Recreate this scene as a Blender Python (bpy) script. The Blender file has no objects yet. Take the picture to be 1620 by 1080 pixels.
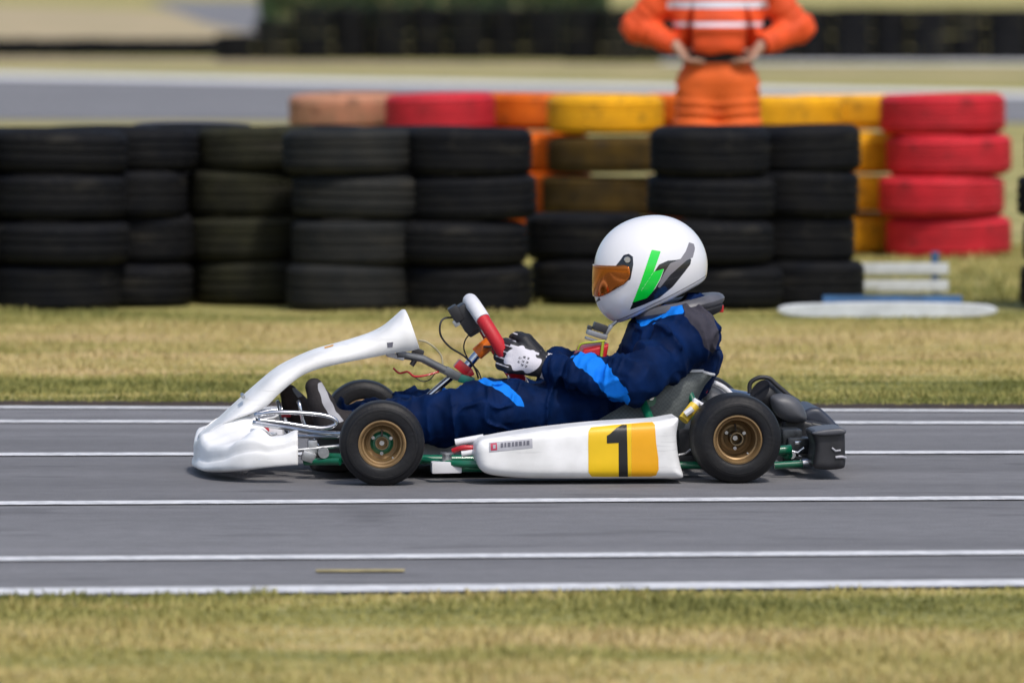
import bpy, bmesh, math, random
import numpy as np
from mathutils import Vector, Matrix
from mathutils.geometry import tessellate_polygon
random.seed(7); rng = np.random.default_rng(7)
S = bpy.context.scene; COL = S.collection
R = math.radians

# ------------------------------------------------------------------ camera
FPX = 11850.0                      # focal length in pixels of the 1620 px wide photograph
CAM = Vector((0, -22.5, 1.545))
PITCH = math.atan(606/FPX)
cd = bpy.data.cameras.new('camera'); cam = bpy.data.objects.new('camera', cd); COL.objects.link(cam)
cam.location = CAM; cam.rotation_euler = (math.pi/2-PITCH, 0, 0)
cd.sensor_width = 36; cd.lens = FPX*36/1620; cd.clip_start = .5; cd.clip_end = 3000
cd.dof.use_dof = True; cd.dof.focus_distance = 22.1; cd.dof.aperture_fstop = 4.0
S.camera = cam
# ------------------------------------------------------------------ light
SUN_EL, SUN_AZ = R(54), R(24)      # azimuth measured from -Y (camera side) towards +X
w = bpy.data.worlds.new('World'); S.world = w; w.use_nodes = True
nt = w.node_tree; bg = nt.nodes['Background']
sk = nt.nodes.new('ShaderNodeTexSky'); sk.sky_type = 'NISHITA'; sk.sun_disc = False
sd = Vector((math.sin(SUN_AZ)*math.cos(SUN_EL), -math.cos(SUN_AZ)*math.cos(SUN_EL), math.sin(SUN_EL)))
sk.sun_elevation = SUN_EL; sk.sun_rotation = math.atan2(sd.x, sd.y)
sk.air_density = 1.0; sk.dust_density = 2.5; sk.ozone_density = 1.0
nt.links.new(sk.outputs[0], bg.inputs[0]); bg.inputs[1].default_value = .15
ld = bpy.data.lights.new('sun', 'SUN'); lo = bpy.data.objects.new('sun', ld); COL.objects.link(lo)
ld.energy = 2.1; ld.angle = R(6); ld.color = (1, .955, .89)
lo.rotation_euler = sd.to_track_quat('Z', 'Y').to_euler(); lo.location = (10, -12, 20)
S.view_settings.view_transform = 'Standard'; S.view_settings.look = 'None'
S.view_settings.exposure = 0.0; S.view_settings.gamma = 1

# ------------------------------------------------------------------ pixel <-> place
def ray(px, py):
    d = Vector(((px-810)/FPX, 1, -(py-540)/FPX))
    c, s = math.cos(PITCH), math.sin(PITCH)
    return Vector((d.x, d.y*c+d.z*s, -d.y*s+d.z*c))
def W(px, py, Y):
    d = ray(px, py); return CAM + d*((Y-CAM.y)/d.y)
def G(px, py, z=0):
    d = ray(px, py); return CAM + d*((z-CAM.z)/d.z)
YAW = R(4.2)
KM = Matrix.Rotation(YAW, 4, 'Z'); KI = KM.inverted()
CL = KI @ CAM
def K(px, py, y):                  # the place at depth y in the kart's own frame
    d = KI.to_3x3() @ ray(px, py); return CL + d*((y-CL.y)/d.y)

# ------------------------------------------------------------------ materials
def mat(name, col, rough=.5, metal=0, coat=0, nscale=0, namp=.12, bump=0, bscale=200, spec=.5, dirt=None):
    m = bpy.data.materials.new(name); m.use_nodes = True; n = m.node_tree; b = n.nodes['Principled BSDF']
    b.inputs['Base Color'].default_value = (*col, 1); b.inputs['Roughness'].default_value = rough
    b.inputs['Metallic'].default_value = metal; b.inputs['Coat Weight'].default_value = coat
    b.inputs['Specular IOR Level'].default_value = spec; b.inputs['Coat Roughness'].default_value = .08
    tc = n.nodes.new('ShaderNodeTexCoord')
    if nscale:
        t = n.nodes.new('ShaderNodeTexNoise'); t.inputs['Scale'].default_value = nscale; t.inputs['Detail'].default_value = 6
        n.links.new(tc.outputs['Object'], t.inputs['Vector'])
        r = n.nodes.new('ShaderNodeValToRGB'); r.color_ramp.elements[0].position = .35; r.color_ramp.elements[1].position = .7
        lo_, hi_ = [max(0, c*(1-namp)) for c in col], [min(1, c*(1+namp)) for c in col]
        if dirt: lo_ = dirt
        r.color_ramp.elements[0].color = (*lo_, 1); r.color_ramp.elements[1].color = (*hi_, 1)
        n.links.new(t.outputs['Fac'], r.inputs['Fac']); n.links.new(r.outputs[0], b.inputs['Base Color'])
        mr = n.nodes.new('ShaderNodeMapRange'); mr.inputs['To Min'].default_value = max(0, rough-.08); mr.inputs['To Max'].default_value = min(1, rough+.12)
        n.links.new(t.outputs['Fac'], mr.inputs['Value']); n.links.new(mr.outputs[0], b.inputs['Roughness'])
    if bump:
        t2 = n.nodes.new('ShaderNodeTexNoise'); t2.inputs['Scale'].default_value = bscale; t2.inputs['Detail'].default_value = 4
        n.links.new(tc.outputs['Object'], t2.inputs['Vector'])
        bp = n.nodes.new('ShaderNodeBump'); bp.inputs['Strength'].default_value = bump; bp.inputs['Distance'].default_value = .004
        n.links.new(t2.outputs['Fac'], bp.inputs['Height']); n.links.new(bp.outputs[0], b.inputs['Normal'])
    return m
def overlay(m, scale, vec, p0, p1, col, fac, attr=None):
    """wear with a shape of its own: noise patches of another colour over the base colour"""
    n = m.node_tree; b = n.nodes['Principled BSDF']; L = n.links
    tc = n.nodes.new('ShaderNodeTexCoord'); mp = n.nodes.new('ShaderNodeMapping'); mp.inputs['Scale'].default_value = vec
    t = n.nodes.new('ShaderNodeTexNoise'); t.inputs['Scale'].default_value = scale; t.inputs['Detail'].default_value = 7; t.inputs['Roughness'].default_value = .65
    L.new(tc.outputs['Object'], mp.inputs[0]); L.new(mp.outputs[0], t.inputs['Vector'])
    g = n.nodes.new('ShaderNodeMapRange'); g.inputs['From Min'].default_value = p0; g.inputs['From Max'].default_value = p1; g.inputs['To Max'].default_value = fac
    L.new(t.outputs['Fac'], g.inputs['Value'])
    mx = n.nodes.new('ShaderNodeMix'); mx.data_type = 'RGBA'; L.new(g.outputs[0], mx.inputs['Factor'])
    if b.inputs['Base Color'].links: L.new(b.inputs['Base Color'].links[0].from_socket, mx.inputs['A'])
    else: mx.inputs['A'].default_value = b.inputs['Base Color'].default_value
    mx.inputs['B'].default_value = (*col, 1); L.new(mx.outputs['Result'], b.inputs['Base Color']); return m
def masked(m, layers):
    """layers: (attribute, colour[, roughness]) painted where the attribute is positive"""
    n = m.node_tree; b = n.nodes['Principled BSDF']
    src = b.inputs['Base Color'].links[0].from_socket if b.inputs['Base Color'].links else None
    for a, c in layers:
        at = n.nodes.new('ShaderNodeAttribute'); at.attribute_name = a
        g = n.nodes.new('ShaderNodeMapRange'); g.inputs['From Min'].default_value = -.0006; g.inputs['From Max'].default_value = .0006
        n.links.new(at.outputs['Fac'], g.inputs['Value'])
        mx = n.nodes.new('ShaderNodeMix'); mx.data_type = 'RGBA'
        n.links.new(g.outputs[0], mx.inputs['Factor'])
        if src: n.links.new(src, mx.inputs['A'])
        else: mx.inputs['A'].default_value = b.inputs['Base Color'].default_value
        mx.inputs['B'].default_value = (*c, 1); src = mx.outputs['Result']
    n.links.new(src, b.inputs['Base Color']); return m

# ------------------------------------------------------------------ object helpers
def tag(o, label=None, cat=None, group=None, kind=None):
    if label: o['label'] = label
    if cat: o['category'] = cat
    if group: o['group'] = group
    if kind: o['kind'] = kind
    return o
def empty(name, loc=(0, 0, 0), rz=0):
    o = bpy.data.objects.new(name, None); COL.objects.link(o); o.location = loc; o.rotation_euler = (0, 0, rz)
    o.empty_display_size = .1; return o
def link(name, me, m, parent=None, smooth=True, sharp=40):
    o = bpy.data.objects.new(name, me); COL.objects.link(o)
    for x in (m if isinstance(m, (list, tuple)) else [m]): me.materials.append(x)
    if smooth:
        me.polygons.foreach_set('use_smooth', [True]*len(me.polygons))
        if sharp: me.set_sharp_from_angle(angle=R(sharp))
    if parent: o.parent = parent
    return o
def cr(pts, n=8, closed=False):
    """Catmull-Rom through points"""
    P = [Vector(p) for p in pts]; out = []; L = len(P)
    for i in range(L if closed else L-1):
        if closed: a, b, c, d = P[i-1], P[i], P[(i+1) % L], P[(i+2) % L]
        else: a, b, c, d = P[max(i-1, 0)], P[i], P[i+1], P[min(i+2, L-1)]
        for k in range(n):
            t = k/n
            out.append(.5*((2*b)+(-a+c)*t+(2*a-5*b+4*c-d)*t*t+(-a+3*b-3*c+d)*t**3))
    if not closed: out.append(P[-1])
    return out
class MB:
    def __init__(s): s.v = []; s.f = []; s.mi = []; s.cur = 0
    def add(s, vs, fs):
        o = len(s.v); s.v += [tuple(v) for v in vs]; s.f += [tuple(i+o for i in f) for f in fs]; s.mi += [s.cur]*len(fs)
    def tube(s, pts, r, n=10, caps=True):
        pts = [Vector(p) for p in pts]; rs = r if isinstance(r, (list, tuple)) else [r]*len(pts)
        vs = []; fs = []; up = None
        for i, p in enumerate(pts):
            t = (pts[min(i+1, len(pts)-1)]-pts[max(i-1, 0)])
            if t.length < 1e-9: t = Vector((0, 0, 1))
            t.normalize()
            if up is None:
                up = Vector((0, 0, 1)) if abs(t.z) < .9 else Vector((1, 0, 0))
            a = (up - t*up.dot(t)); a.normalize(); b = t.cross(a); up = a
            for k in range(n):
                q = 2*math.pi*k/n; vs.append(p+(a*math.cos(q)+b*math.sin(q))*rs[i])
        for i in range(len(pts)-1):
            for k in range(n):
                fs.append((i*n+k, i*n+(k+1) % n, (i+1)*n+(k+1) % n, (i+1)*n+k))
        if caps: fs.append(tuple(range(n))[::-1]); fs.append(tuple(range((len(pts)-1)*n, len(pts)*n)))
        s.add(vs, fs)
    def box(s, c, size, rot=None, bev=.0):
        bm = bmesh.new(); bmesh.ops.create_cube(bm, size=1)
        for v in bm.verts: v.co = Vector((v.co.x*size[0], v.co.y*size[1], v.co.z*size[2]))
        if bev: bmesh.ops.bevel(bm, geom=bm.edges[:], offset=bev, segments=2, profile=.6, affect='EDGES')
        M = Matrix.Translation(Vector(c)) @ (rot.to_4x4() if rot else Matrix())
        bm.verts.index_update()
        s.add([M @ v.co for v in bm.verts], [[v.index for v in f.verts] for f in bm.faces]); bm.free()
    def lathe(s, prof, c, axis='Y', n=48, M=None):
        """prof: (radius, position along axis), closed ring if first == last"""
        vs = []; fs = []; m = len(prof)
        for r, h in prof:
            for k in range(n):
                q = 2*math.pi*k/n; x, y = r*math.cos(q), r*math.sin(q)
                v = Vector((x, h, y)) if axis == 'Y' else Vector((x, y, h)) if axis == 'Z' else Vector((h, x, y))
                if M: v = M @ v
                vs.append(v+Vector(c))
        for i in range(m-1):
            for k in range(n): fs.append((i*n+k, i*n+(k+1) % n, (i+1)*n+(k+1) % n, (i+1)*n+k))
        s.add(vs, fs)
    def grid(s, rows, closed=False):
        n = len(rows[0]); vs = [p for r in rows for p in r]; fs = []
        for i in range(len(rows)-1):
            for k in range(n if closed else n-1): fs.append((i*n+k, i*n+(k+1) % n, (i+1)*n+(k+1) % n, (i+1)*n+k))
        s.add(vs, fs)
    def pillow(s, outline, y0, y1, r, crown=0, seg=4):
        """outline: closed list of (x,z) seen from -Y; rounded plate between y0 (near) and y1"""
        P = [Vector(p) for p in outline]; L = len(P)
        A = sum(P[i].x*P[(i+1) % L].y-P[(i+1) % L].x*P[i].y for i in range(L))
        sg = 1 if A > 0 else -1
        N = []
        for i in range(L):
            t = P[(i+1) % L]-P[i-1]; t = t.normalized() if t.length > 1e-9 else Vector((1, 0)); N.append(Vector((-t.y, t.x))*sg)
        c = sum(P, Vector((0, 0)))/L
        rows = []
        def ring(ins, y, sc=1): return [Vector(((p+n_*ins-c).x*sc+c.x, y, (p+n_*ins-c).y*sc+c.y)) for p, n_ in zip(P, N)]
        for sc, q in ((.02, 1), (.25, .95), (.5, .78), (.75, .45), (.9, .2)): rows.append(ring(r, y0-crown*q, sc))
        for k in range(seg+1):
            a = math.pi/2*k/seg; rows.append(ring(r*(1-math.sin(a)), y0+r*(1-math.cos(a))))
        for k in range(seg+1):
            a = math.pi/2*k/seg; rows.append(ring(r*(1-math.cos(a)), y1-r*(1-math.sin(a))))
        for sc in (.9, .6, .3, .02): rows.append(ring(r, y1, sc))
        s.grid(rows, closed=True)
    def build(s, name, m, parent=None, smooth=True, sharp=40, solid=0, off=-1):
        me = bpy.data.meshes.new(name); me.from_pydata(s.v, [], s.f); me.update()
        o = link(name, me, m, parent, False)
        if len(set(s.mi)) > 1 or s.cur: me.polygons.foreach_set('material_index', s.mi)
        bm = bmesh.new(); bm.from_mesh(me); bmesh.ops.remove_doubles(bm, verts=bm.verts, dist=1e-5)
        bmesh.ops.recalc_face_normals(bm, faces=bm.faces); bm.to_mesh(me); bm.free()
        if solid:
            md = o.modifiers.new('thickness', 'SOLIDIFY'); md.thickness = solid; md.offset = off
        if smooth:
            me.polygons.foreach_set('use_smooth', [True]*len(me.polygons))
            if sharp: me.set_sharp_from_angle(angle=R(sharp))
        return o

# ------------------------------------------------------------------ implicit surfaces (one continuous skin for bodies and cloth)
def _h(i): 
    x = np.sin(i*12.9898)*43758.5453; return x-np.floor(x)
def noise(p, sc=1.0, seed=0):
    q = p*sc+seed*17.3; i = np.floor(q); f = q-i; f = f*f*(3-2*f); r = 0
    for a in (0, 1):
        for b in (0, 1):
            for c in (0, 1):
                h = _h((i[:, 0]+a)+(i[:, 1]+b)*57.0+(i[:, 2]+c)*113.0)
                r = r+h*(f[:, 0] if a else 1-f[:, 0])*(f[:, 1] if b else 1-f[:, 1])*(f[:, 2] if c else 1-f[:, 2])
    return r*2-1
def npv(a): return np.array(tuple(a), dtype=float)
def cone(p, a, b, ra, rb, wr=0, fr=28, seed=0, sq=1.0):
    a, b = npv(a), npv(b); ba = b-a; L = np.linalg.norm(ba); pa = p-a
    t = np.clip(pa@ba/(L*L), 0, 1); r = ra+(rb-ra)*t
    q = pa-t[:, None]*ba
    if sq != 1: q = q*np.array([1, sq, 1])
    d = np.linalg.norm(q, axis=1)
    if wr:
        ax = (pa@(ba/L)); u = np.stack([ax*fr, q[:, 1]*7+ax*3, q[:, 2]*7], 1)
        n_ = noise(u, 1, seed); n2 = noise(u*1.9, 1, seed+3)
        r = r+wr*(1-2*np.abs(n_))+wr*.45*n2
    return d-r
def ell(p, c, r, ang=0):
    q = p-npv(c)
    if ang:
        cs, sn = math.cos(ang), math.sin(ang); q = np.stack([q[:, 0]*cs+q[:, 2]*sn, q[:, 1], -q[:, 0]*sn+q[:, 2]*cs], 1)
    r = npv(r); k0 = np.linalg.norm(q/r, axis=1); k1 = np.linalg.norm(q/(r*r), axis=1)+1e-9
    return k0*(k0-1)/k1
def smin(a, b, k):
    h = np.clip(.5+.5*(b-a)/k, 0, 1); return b*(1-h)+a*h-k*h*(1-h)
def smax(a, b, k): return -smin(-a, -b, k)
def poly2(x, z, P):
    """signed distance to polygon in the xz plane (negative inside)"""
    P = [np.array(q, float) for q in P]; n = len(P); pt = np.stack([x, z], 1)
    d = ((pt-P[0])**2).sum(1); s = np.ones(len(x)); j = n-1
    for i in range(n):
        e = P[j]-P[i]; w_ = pt-P[i]; b = w_-e*np.clip((w_@e)/(e@e+1e-12), 0, 1)[:, None]
        d = np.minimum(d, (b**2).sum(1))
        c1 = pt[:, 1] >= P[i][1]; c2 = pt[:, 1] < P[j][1]; c3 = e[0]*w_[:, 1] > e[1]*w_[:, 0]
        al = (c1 & c2 & c3) | (~c1 & ~c2 & ~c3); s = np.where(al, -s, s); j = i
    return s*np.sqrt(d)
def nets(f, lo, hi, h, proj=2):
    lo, hi = npv(lo), npv(hi); n = np.ceil((hi-lo)/h).astype(int)+1
    gx, gy, gz = [lo[i]+h*np.arange(n[i]) for i in range(3)]
    V = np.empty(n)
    for i0 in range(0, n[0], 16):
        X, Y, Z = np.meshgrid(gx[i0:i0+16], gy, gz, indexing='ij')
        V[i0:i0+16] = f(np.stack([X.ravel(), Y.ravel(), Z.ravel()], 1)).reshape(X.shape)
    ins = V < 0; m = n-1
    C = [(a, b, c) for a in (0, 1) for b in (0, 1) for c in (0, 1)]
    cnt = sum(ins[a:a+m[0], b:b+m[1], c:c+m[2]].astype(int) for a, b, c in C)
    act = (cnt > 0) & (cnt < 8); idx = np.argwhere(act); ids = -np.ones(m, int); ids[act] = np.arange(len(idx))
    acc = np.zeros((len(idx), 3)); num = np.zeros(len(idx))
    for a in C:
        for ax in range(3):
            if a[ax]: continue
            b = list(a); b[ax] = 1
            va = V[tuple((idx+a).T)]; vb = V[tuple((idx+b).T)]; cr_ = (va < 0) != (vb < 0)
            t = np.where(cr_, va/(va-vb+1e-20), 0)
            q = np.array(a, float)[None].repeat(len(idx), 0); q[:, ax] = t
            acc += np.where(cr_[:, None], q, 0); num += cr_
    P = lo+h*(idx+acc/num[:, None])
    F = []
    for ax in range(3):
        o = [0, 1, 2]; o.remove(ax); u, v = o
        sl0 = [slice(1, m[k]) for k in range(3)]; sl0[ax] = slice(0, m[ax])
        a = ins[tuple(sl0)]; s1 = list(sl0); s1[ax] = slice(1, m[ax]+1); b = ins[tuple(s1)]
        e = np.argwhere(a != b); base = e.copy(); base[:, u] += 1; base[:, v] += 1
        fl = a[tuple(e.T)]
        du = np.zeros(3, int); du[u] = 1; dv = np.zeros(3, int); dv[v] = 1
        q = np.stack([ids[tuple((base-du-dv).T)], ids[tuple((base-dv).T)], ids[tuple(base.T)], ids[tuple((base-du).T)]], 1)
        if ax == 1: fl = ~fl
        q = np.where(fl[:, None], q, q[:, ::-1]); F.append(q)
    F = np.concatenate(F)
    for _ in range(proj):
        e = h*.3; d = f(P); g = np.stack([f(P+np.eye(3)[k]*e)-f(P-np.eye(3)[k]*e) for k in range(3)], 1)/(2*e)
        st = d[:, None]*g/((g**2).sum(1)[:, None]+.05); l = np.linalg.norm(st, axis=1)
        P = P-st*np.minimum(1, h*.7/(l+1e-9))[:, None]
    return P, F
def nets_obj(name, f, lo, hi, h, m, parent=None, attrs=None, proj=2, smooth_it=0):
    P, F = nets(f, lo, hi, h, proj)
    me = bpy.data.meshes.new(name); me.vertices.add(len(P)); me.vertices.foreach_set('co', P.ravel())
    me.loops.add(F.size); me.loops.foreach_set('vertex_index', F.ravel().astype(np.int32))
    me.polygons.add(len(F)); me.polygons.foreach_set('loop_start', np.arange(0, F.size, 4, dtype=np.int32))
    me.update(calc_edges=True); me.validate()
    P = np.empty(len(me.vertices)*3); me.vertices.foreach_get('co', P); P = P.reshape(-1, 3)
    for k, fn in (attrs or {}).items():
        a = me.attributes.new(k, 'FLOAT', 'POINT'); a.data.foreach_set('value', fn(P).astype(np.float32))
    return link(name, me, m, parent, True, 0)

def plate(name, P, yr, y0, y1, r, m, parent=None, h=.005, crown=0, k=4, attrs=None):
    """rounded slab with the outline P (photo pixels read at depth yr of the kart), from y0 to y1"""
    Q = cr([(K(a, b, yr).x, K(a, b, yr).z, 0) for a, b in P], k, True); Q = [(v.x, v.y) for v in Q]
    A = np.array(Q); c = (y0+y1)/2; hw = (y1-y0)/2; mid = A.mean(0)
    def f(p):
        a = poly2(p[:, 0], p[:, 2], Q); b = np.abs(p[:, 1]-c)-hw+crown*np.clip(1+a/.05, 0, 1)**2
        u = a+r; v = b+r
        return np.minimum(np.maximum(u, v), 0)+np.sqrt(np.maximum(u, 0)**2+np.maximum(v, 0)**2)-r
    lo = (A[:, 0].min()-3*h, y0-3*h, A[:, 1].min()-3*h); hi = (A[:, 0].max()+3*h, y1+3*h, A[:, 1].max()+3*h)
    return nets_obj(name, f, lo, hi, h, m, parent, attrs)
# ================================================================== THE SETTING
def n_add(n, t, **k):
    x = n.nodes.new(t)
    for a, b in k.items(): setattr(x, a, b)
    return x
def grass_mat(name, blades=False):
    m = bpy.data.materials.new(name); m.use_nodes = True; n = m.node_tree; b = n.nodes['Principled BSDF']; L = n.links
    geo = n_add(n, 'ShaderNodeNewGeometry')
    def nz(scale, vec, det=5):
        mp = n_add(n, 'ShaderNodeMapping'); mp.inputs['Scale'].default_value = vec
        L.new(geo.outputs['Position'], mp.inputs['Vector'])
        t = n_add(n, 'ShaderNodeTexNoise'); t.inputs['Scale'].default_value = scale; t.inputs['Detail'].default_value = det
        t.inputs['Roughness'].default_value = .6
        L.new(mp.outputs[0], t.inputs['Vector']); return t.outputs['Fac']
    big = nz(.55, (.12, 2.2, 1)); mid = nz(2.3, (.35, 1.5, 1)); fine = nz(38, (1, 1, 1), 3)
    mx = n_add(n, 'ShaderNodeMath', operation='MULTIPLY_ADD'); L.new(mid, mx.inputs[0]); mx.inputs[1].default_value = .55; 
    m0 = n_add(n, 'ShaderNodeMath', operation='MULTIPLY'); L.new(big, m0.inputs[0]); m0.inputs[1].default_value = .45
    L.new(m0.outputs[0], mx.inputs[2])
    mf = n_add(n, 'ShaderNodeMath', operation='MULTIPLY_ADD'); L.new(fine, mf.inputs[0]); mf.inputs[1].default_value = .16
    # mown and worn strips that run beside the track
    sx = n_add(n, 'ShaderNodeSeparateXYZ'); L.new(geo.outputs['Position'], sx.inputs[0])
    wob = n_add(n, 'ShaderNodeMath', operation='MULTIPLY_ADD'); L.new(mid, wob.inputs[0]); wob.inputs[1].default_value = 1.6; L.new(sx.outputs['Y'], wob.inputs[2])
    mr = n_add(n, 'ShaderNodeMapRange'); mr.inputs['From Min'].default_value = -9; mr.inputs['From Max'].default_value = 21; L.new(wob.outputs[0], mr.inputs['Value'])
    st = n_add(n, 'ShaderNodeValToRGB'); q = st.color_ramp.elements; q[0].position = 0; q[0].color = (.66,)*3+(1,); q[1].position = 1; q[1].color = (.5,)*3+(1,)
    for y_, v_ in ((-5.9, .62), (-5.3, .55), (-4.95, .36), (-4.75, .30), (-4.3, .42), (-3.4, .5), (3.5, .3), (4.6, .34), (5.4, .62), (7.0, .72), (8.6, .66), (9.3, .42), (11, .36), (14, .42), (19, .5)):
        q_ = q.new((y_+.8+9)/30); q_.color = (v_,)*3+(1,)
    L.new(mr.outputs[0], st.inputs['Fac'])
    ms_ = n_add(n, 'ShaderNodeMath', operation='MULTIPLY_ADD'); L.new(st.outputs[0], ms_.inputs[0]); ms_.inputs[1].default_value = .42
    sub_ = n_add(n, 'ShaderNodeMath', operation='SUBTRACT'); L.new(mx.outputs[0], sub_.inputs[0]); sub_.inputs[1].default_value = .185
    L.new(sub_.outputs[0], ms_.inputs[2]); L.new(ms_.outputs[0], mf.inputs[2])
    r = n_add(n, 'ShaderNodeValToRGB'); e = r.color_ramp.elements
    e[0].position = .47; e[0].color = (.17, .178, .052, 1); e[1].position = .80; e[1].color = (.58, .45, .25, 1)
    x = e.new(.57); x.color = (.34, .315, .105, 1); x = e.new(.67); x.color = (.50, .41, .175, 1)
    L.new(mf.outputs[0], r.inputs['Fac']); L.new(r.outputs[0], b.inputs['Base Color'])
    b.inputs['Roughness'].default_value = .85; b.inputs['Specular IOR Level'].default_value = .2
    if not blades:
        bp = n_add(n, 'ShaderNodeBump'); bp.inputs['Strength'].default_value = .8; bp.inputs['Distance'].default_value = .02
        L.new(fine, bp.inputs['Height']); L.new(bp.outputs[0], b.inputs['Normal'])
    return m
def asphalt_mat(name, base=.2):
    m = bpy.data.materials.new(name); m.use_nodes = True; n = m.node_tree; b = n.nodes['Principled BSDF']; L = n.links
    geo = n_add(n, 'ShaderNodeNewGeometry')
    def nz(scale, vec, det=4):
        mp = n_add(n, 'ShaderNodeMapping'); mp.inputs['Scale'].default_value = vec
        L.new(geo.outputs['Position'], mp.inputs['Vector'])
        t = n_add(n, 'ShaderNodeTexNoise'); t.inputs['Scale'].default_value = scale; t.inputs['Detail'].default_value = det
        L.new(mp.outputs[0], t.inputs['Vector']); return t.outputs['Fac']
    lanes = nz(2.2, (.05, 1, 1), 8); agg = nz(260, (1, 1, 1), 2); pat = nz(1.1, (.6, 1, 1), 6); mid = nz(14, (1, 1, 1), 5)
    def ramp(src, p0, v0, p1, v1):
        r = n_add(n, 'ShaderNodeMapRange'); r.inputs['From Min'].default_value = p0; r.inputs['From Max'].default_value = p1
        r.inputs['To Min'].default_value = v0; r.inputs['To Max'].default_value = v1; L.new(src, r.inputs['Value']); return r.outputs[0]
    a = ramp(lanes, .3, .78, .7, 1.16); c = ramp(agg, .3, .62, .7, 1.40); d = ramp(pat, .3, .94, .7, 1.06); g = ramp(mid, .3, .93, .7, 1.07)
    def mul(x, y):
        q = n_add(n, 'ShaderNodeMath', operation='MULTIPLY'); L.new(x, q.inputs[0]); L.new(y, q.inputs[1]); return q.outputs[0]
    v = mul(mul(mul(a, c), d), g)
    # darker, rubbered-in racing line and one round rubber smudge
    sx = n_add(n, 'ShaderNodeSeparateXYZ'); L.new(geo.outputs['Position'], sx.inputs[0])
    wb = n_add(n, 'ShaderNodeMath', operation='MULTIPLY_ADD'); L.new(lanes, wb.inputs[0]); wb.inputs[1].default_value = 2.2; L.new(sx.outputs['Y'], wb.inputs[2])
    r1 = ramp(wb.outputs[0], -1.2, 1, .6, .90); r2 = ramp(wb.outputs[0], 2.2, .93, 3.6, 1.06)
    v = mul(mul(v, r1), r2)
    sb = n_add(n, 'ShaderNodeVectorMath', operation='SUBTRACT'); L.new(geo.outputs['Position'], sb.inputs[0]); q_ = G(585, 812); sb.inputs[1].default_value = (q_.x, q_.y, 0)
    sc = n_add(n, 'ShaderNodeVectorMath', operation='MULTIPLY'); L.new(sb.outputs[0], sc.inputs[0]); sc.inputs[1].default_value = (11, 2.0, 0)
    ln = n_add(n, 'ShaderNodeVectorMath', operation='LENGTH'); L.new(sc.outputs[0], ln.inputs[0])
    w2 = n_add(n, 'ShaderNodeMath', operation='MULTIPLY_ADD'); L.new(mid, w2.inputs[0]); w2.inputs[1].default_value = 1.2; L.new(ln.outputs['Value'], w2.inputs[2])
    v = mul(v, ramp(w2.outputs[0], .9, .80, 1.9, 1.0))
    crk = nz(5, (.35, 1, 1), 8); v = mul(v, ramp(crk, .36, .80, .42, 1.0))
    cm = n_add(n, 'ShaderNodeVectorMath', operation='SCALE'); cm.inputs[0].default_value = (base, base*.985, base*1.02); L.new(v, cm.inputs['Scale'])
    L.new(cm.outputs[0], b.inputs['Base Color']); b.inputs['Roughness'].default_value = .9; b.inputs['Specular IOR Level'].default_value = .25
    bp = n_add(n, 'ShaderNodeBump'); bp.inputs['Strength'].default_value = .5; bp.inputs['Distance'].default_value = .003
    L.new(agg, bp.inputs['Height']); L.new(bp.outputs[0], b.inputs['Normal'])
    return m
M_grass = grass_mat('dry_grass'); M_blades = grass_mat('grass_blades', True)
M_asph = asphalt_mat('asphalt', .215); M_asph2 = asphalt_mat('far_asphalt', .23)
M_line = mat('line_paint', (.78, .78, .78), .7, nscale=30, dirt=(.60, .60, .61), bump=.3, bscale=300)
overlay(M_line, 22, (.4, 1, 1), .52, .66, (.30, .30, .31), .75)
M_brown = mat('dirt', (.045, .026, .014), .95, nscale=12, namp=.5, bump=.6, bscale=60)  # mottled dark brown for the strip along the far track edge
M_fline = mat('far_line_paint', (.84, .83, .82), .8, nscale=3, namp=.1)

def sheet(name, pts, m, z, kind='structure', label=None):
    b = MB(); b.add([(p[0], p[1], z) for p in pts], [tuple(range(len(pts)))])
    o = b.build(name, m, None, False); tag(o, kind=kind, label=label); return o
# one sheet of ground out to the horizon
sheet('ground', [(-900, -60), (900, -60), (900, 1500), (-900, 1500)], M_grass, 0)
def line_at(pl, pr, t, x0=-7.5, x1=7.5, tr=None):
    """strip on the ground through pixel rows pl (left edge) and pr (right edge) t rows thick"""
    tr = t if tr is None else tr
    out = []
    for off in (-1, 1):
        a = G(0, pl+off*t/2); b = G(1620, pr+off*tr/2); s = (b.y-a.y)/(b.x-a.x)
        out.append(lambda x, a=a, s=s: a.y+s*(x-a.x))
    f, n_ = out
    return [(x0, f(x0)), (x1, f(x1)), (x1, n_(x1)), (x0, n_(x0))]
tr_far = line_at(643, 649, .1); tr_near = line_at(946, 931, .1)
sheet('track', [tr_near[3], tr_near[2], tr_far[1], tr_far[0]], M_asph, .004)
for i, (a, b, t) in enumerate(((940, 925.5, 10), (888, 877.5, 6.5), (799.5, 791, 5.5), (722, 718.5, 4.5), (669.5, 672, 4), (647, 653, 3.6))):
    sheet('track_marking', line_at(a, b, t), M_line, .008)
sheet('dark_verge', line_at(640, 646, 9), M_brown, .006)  # dark brown strip where the asphalt meets the far grass
# a faded yellow dash of paint and the rubber mark on the near lane
M_yel = mat('faded_yellow_paint', (.42, .34, .15), .8, nscale=20, namp=.3)
a, b, c, d = G(500, 905.3), G(640, 904.8), G(640, 908.3), G(500, 908.8)
sheet('yellow_paint_mark', [a.xy, b.xy, c.xy, d.xy], M_yel, .0085)

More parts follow.
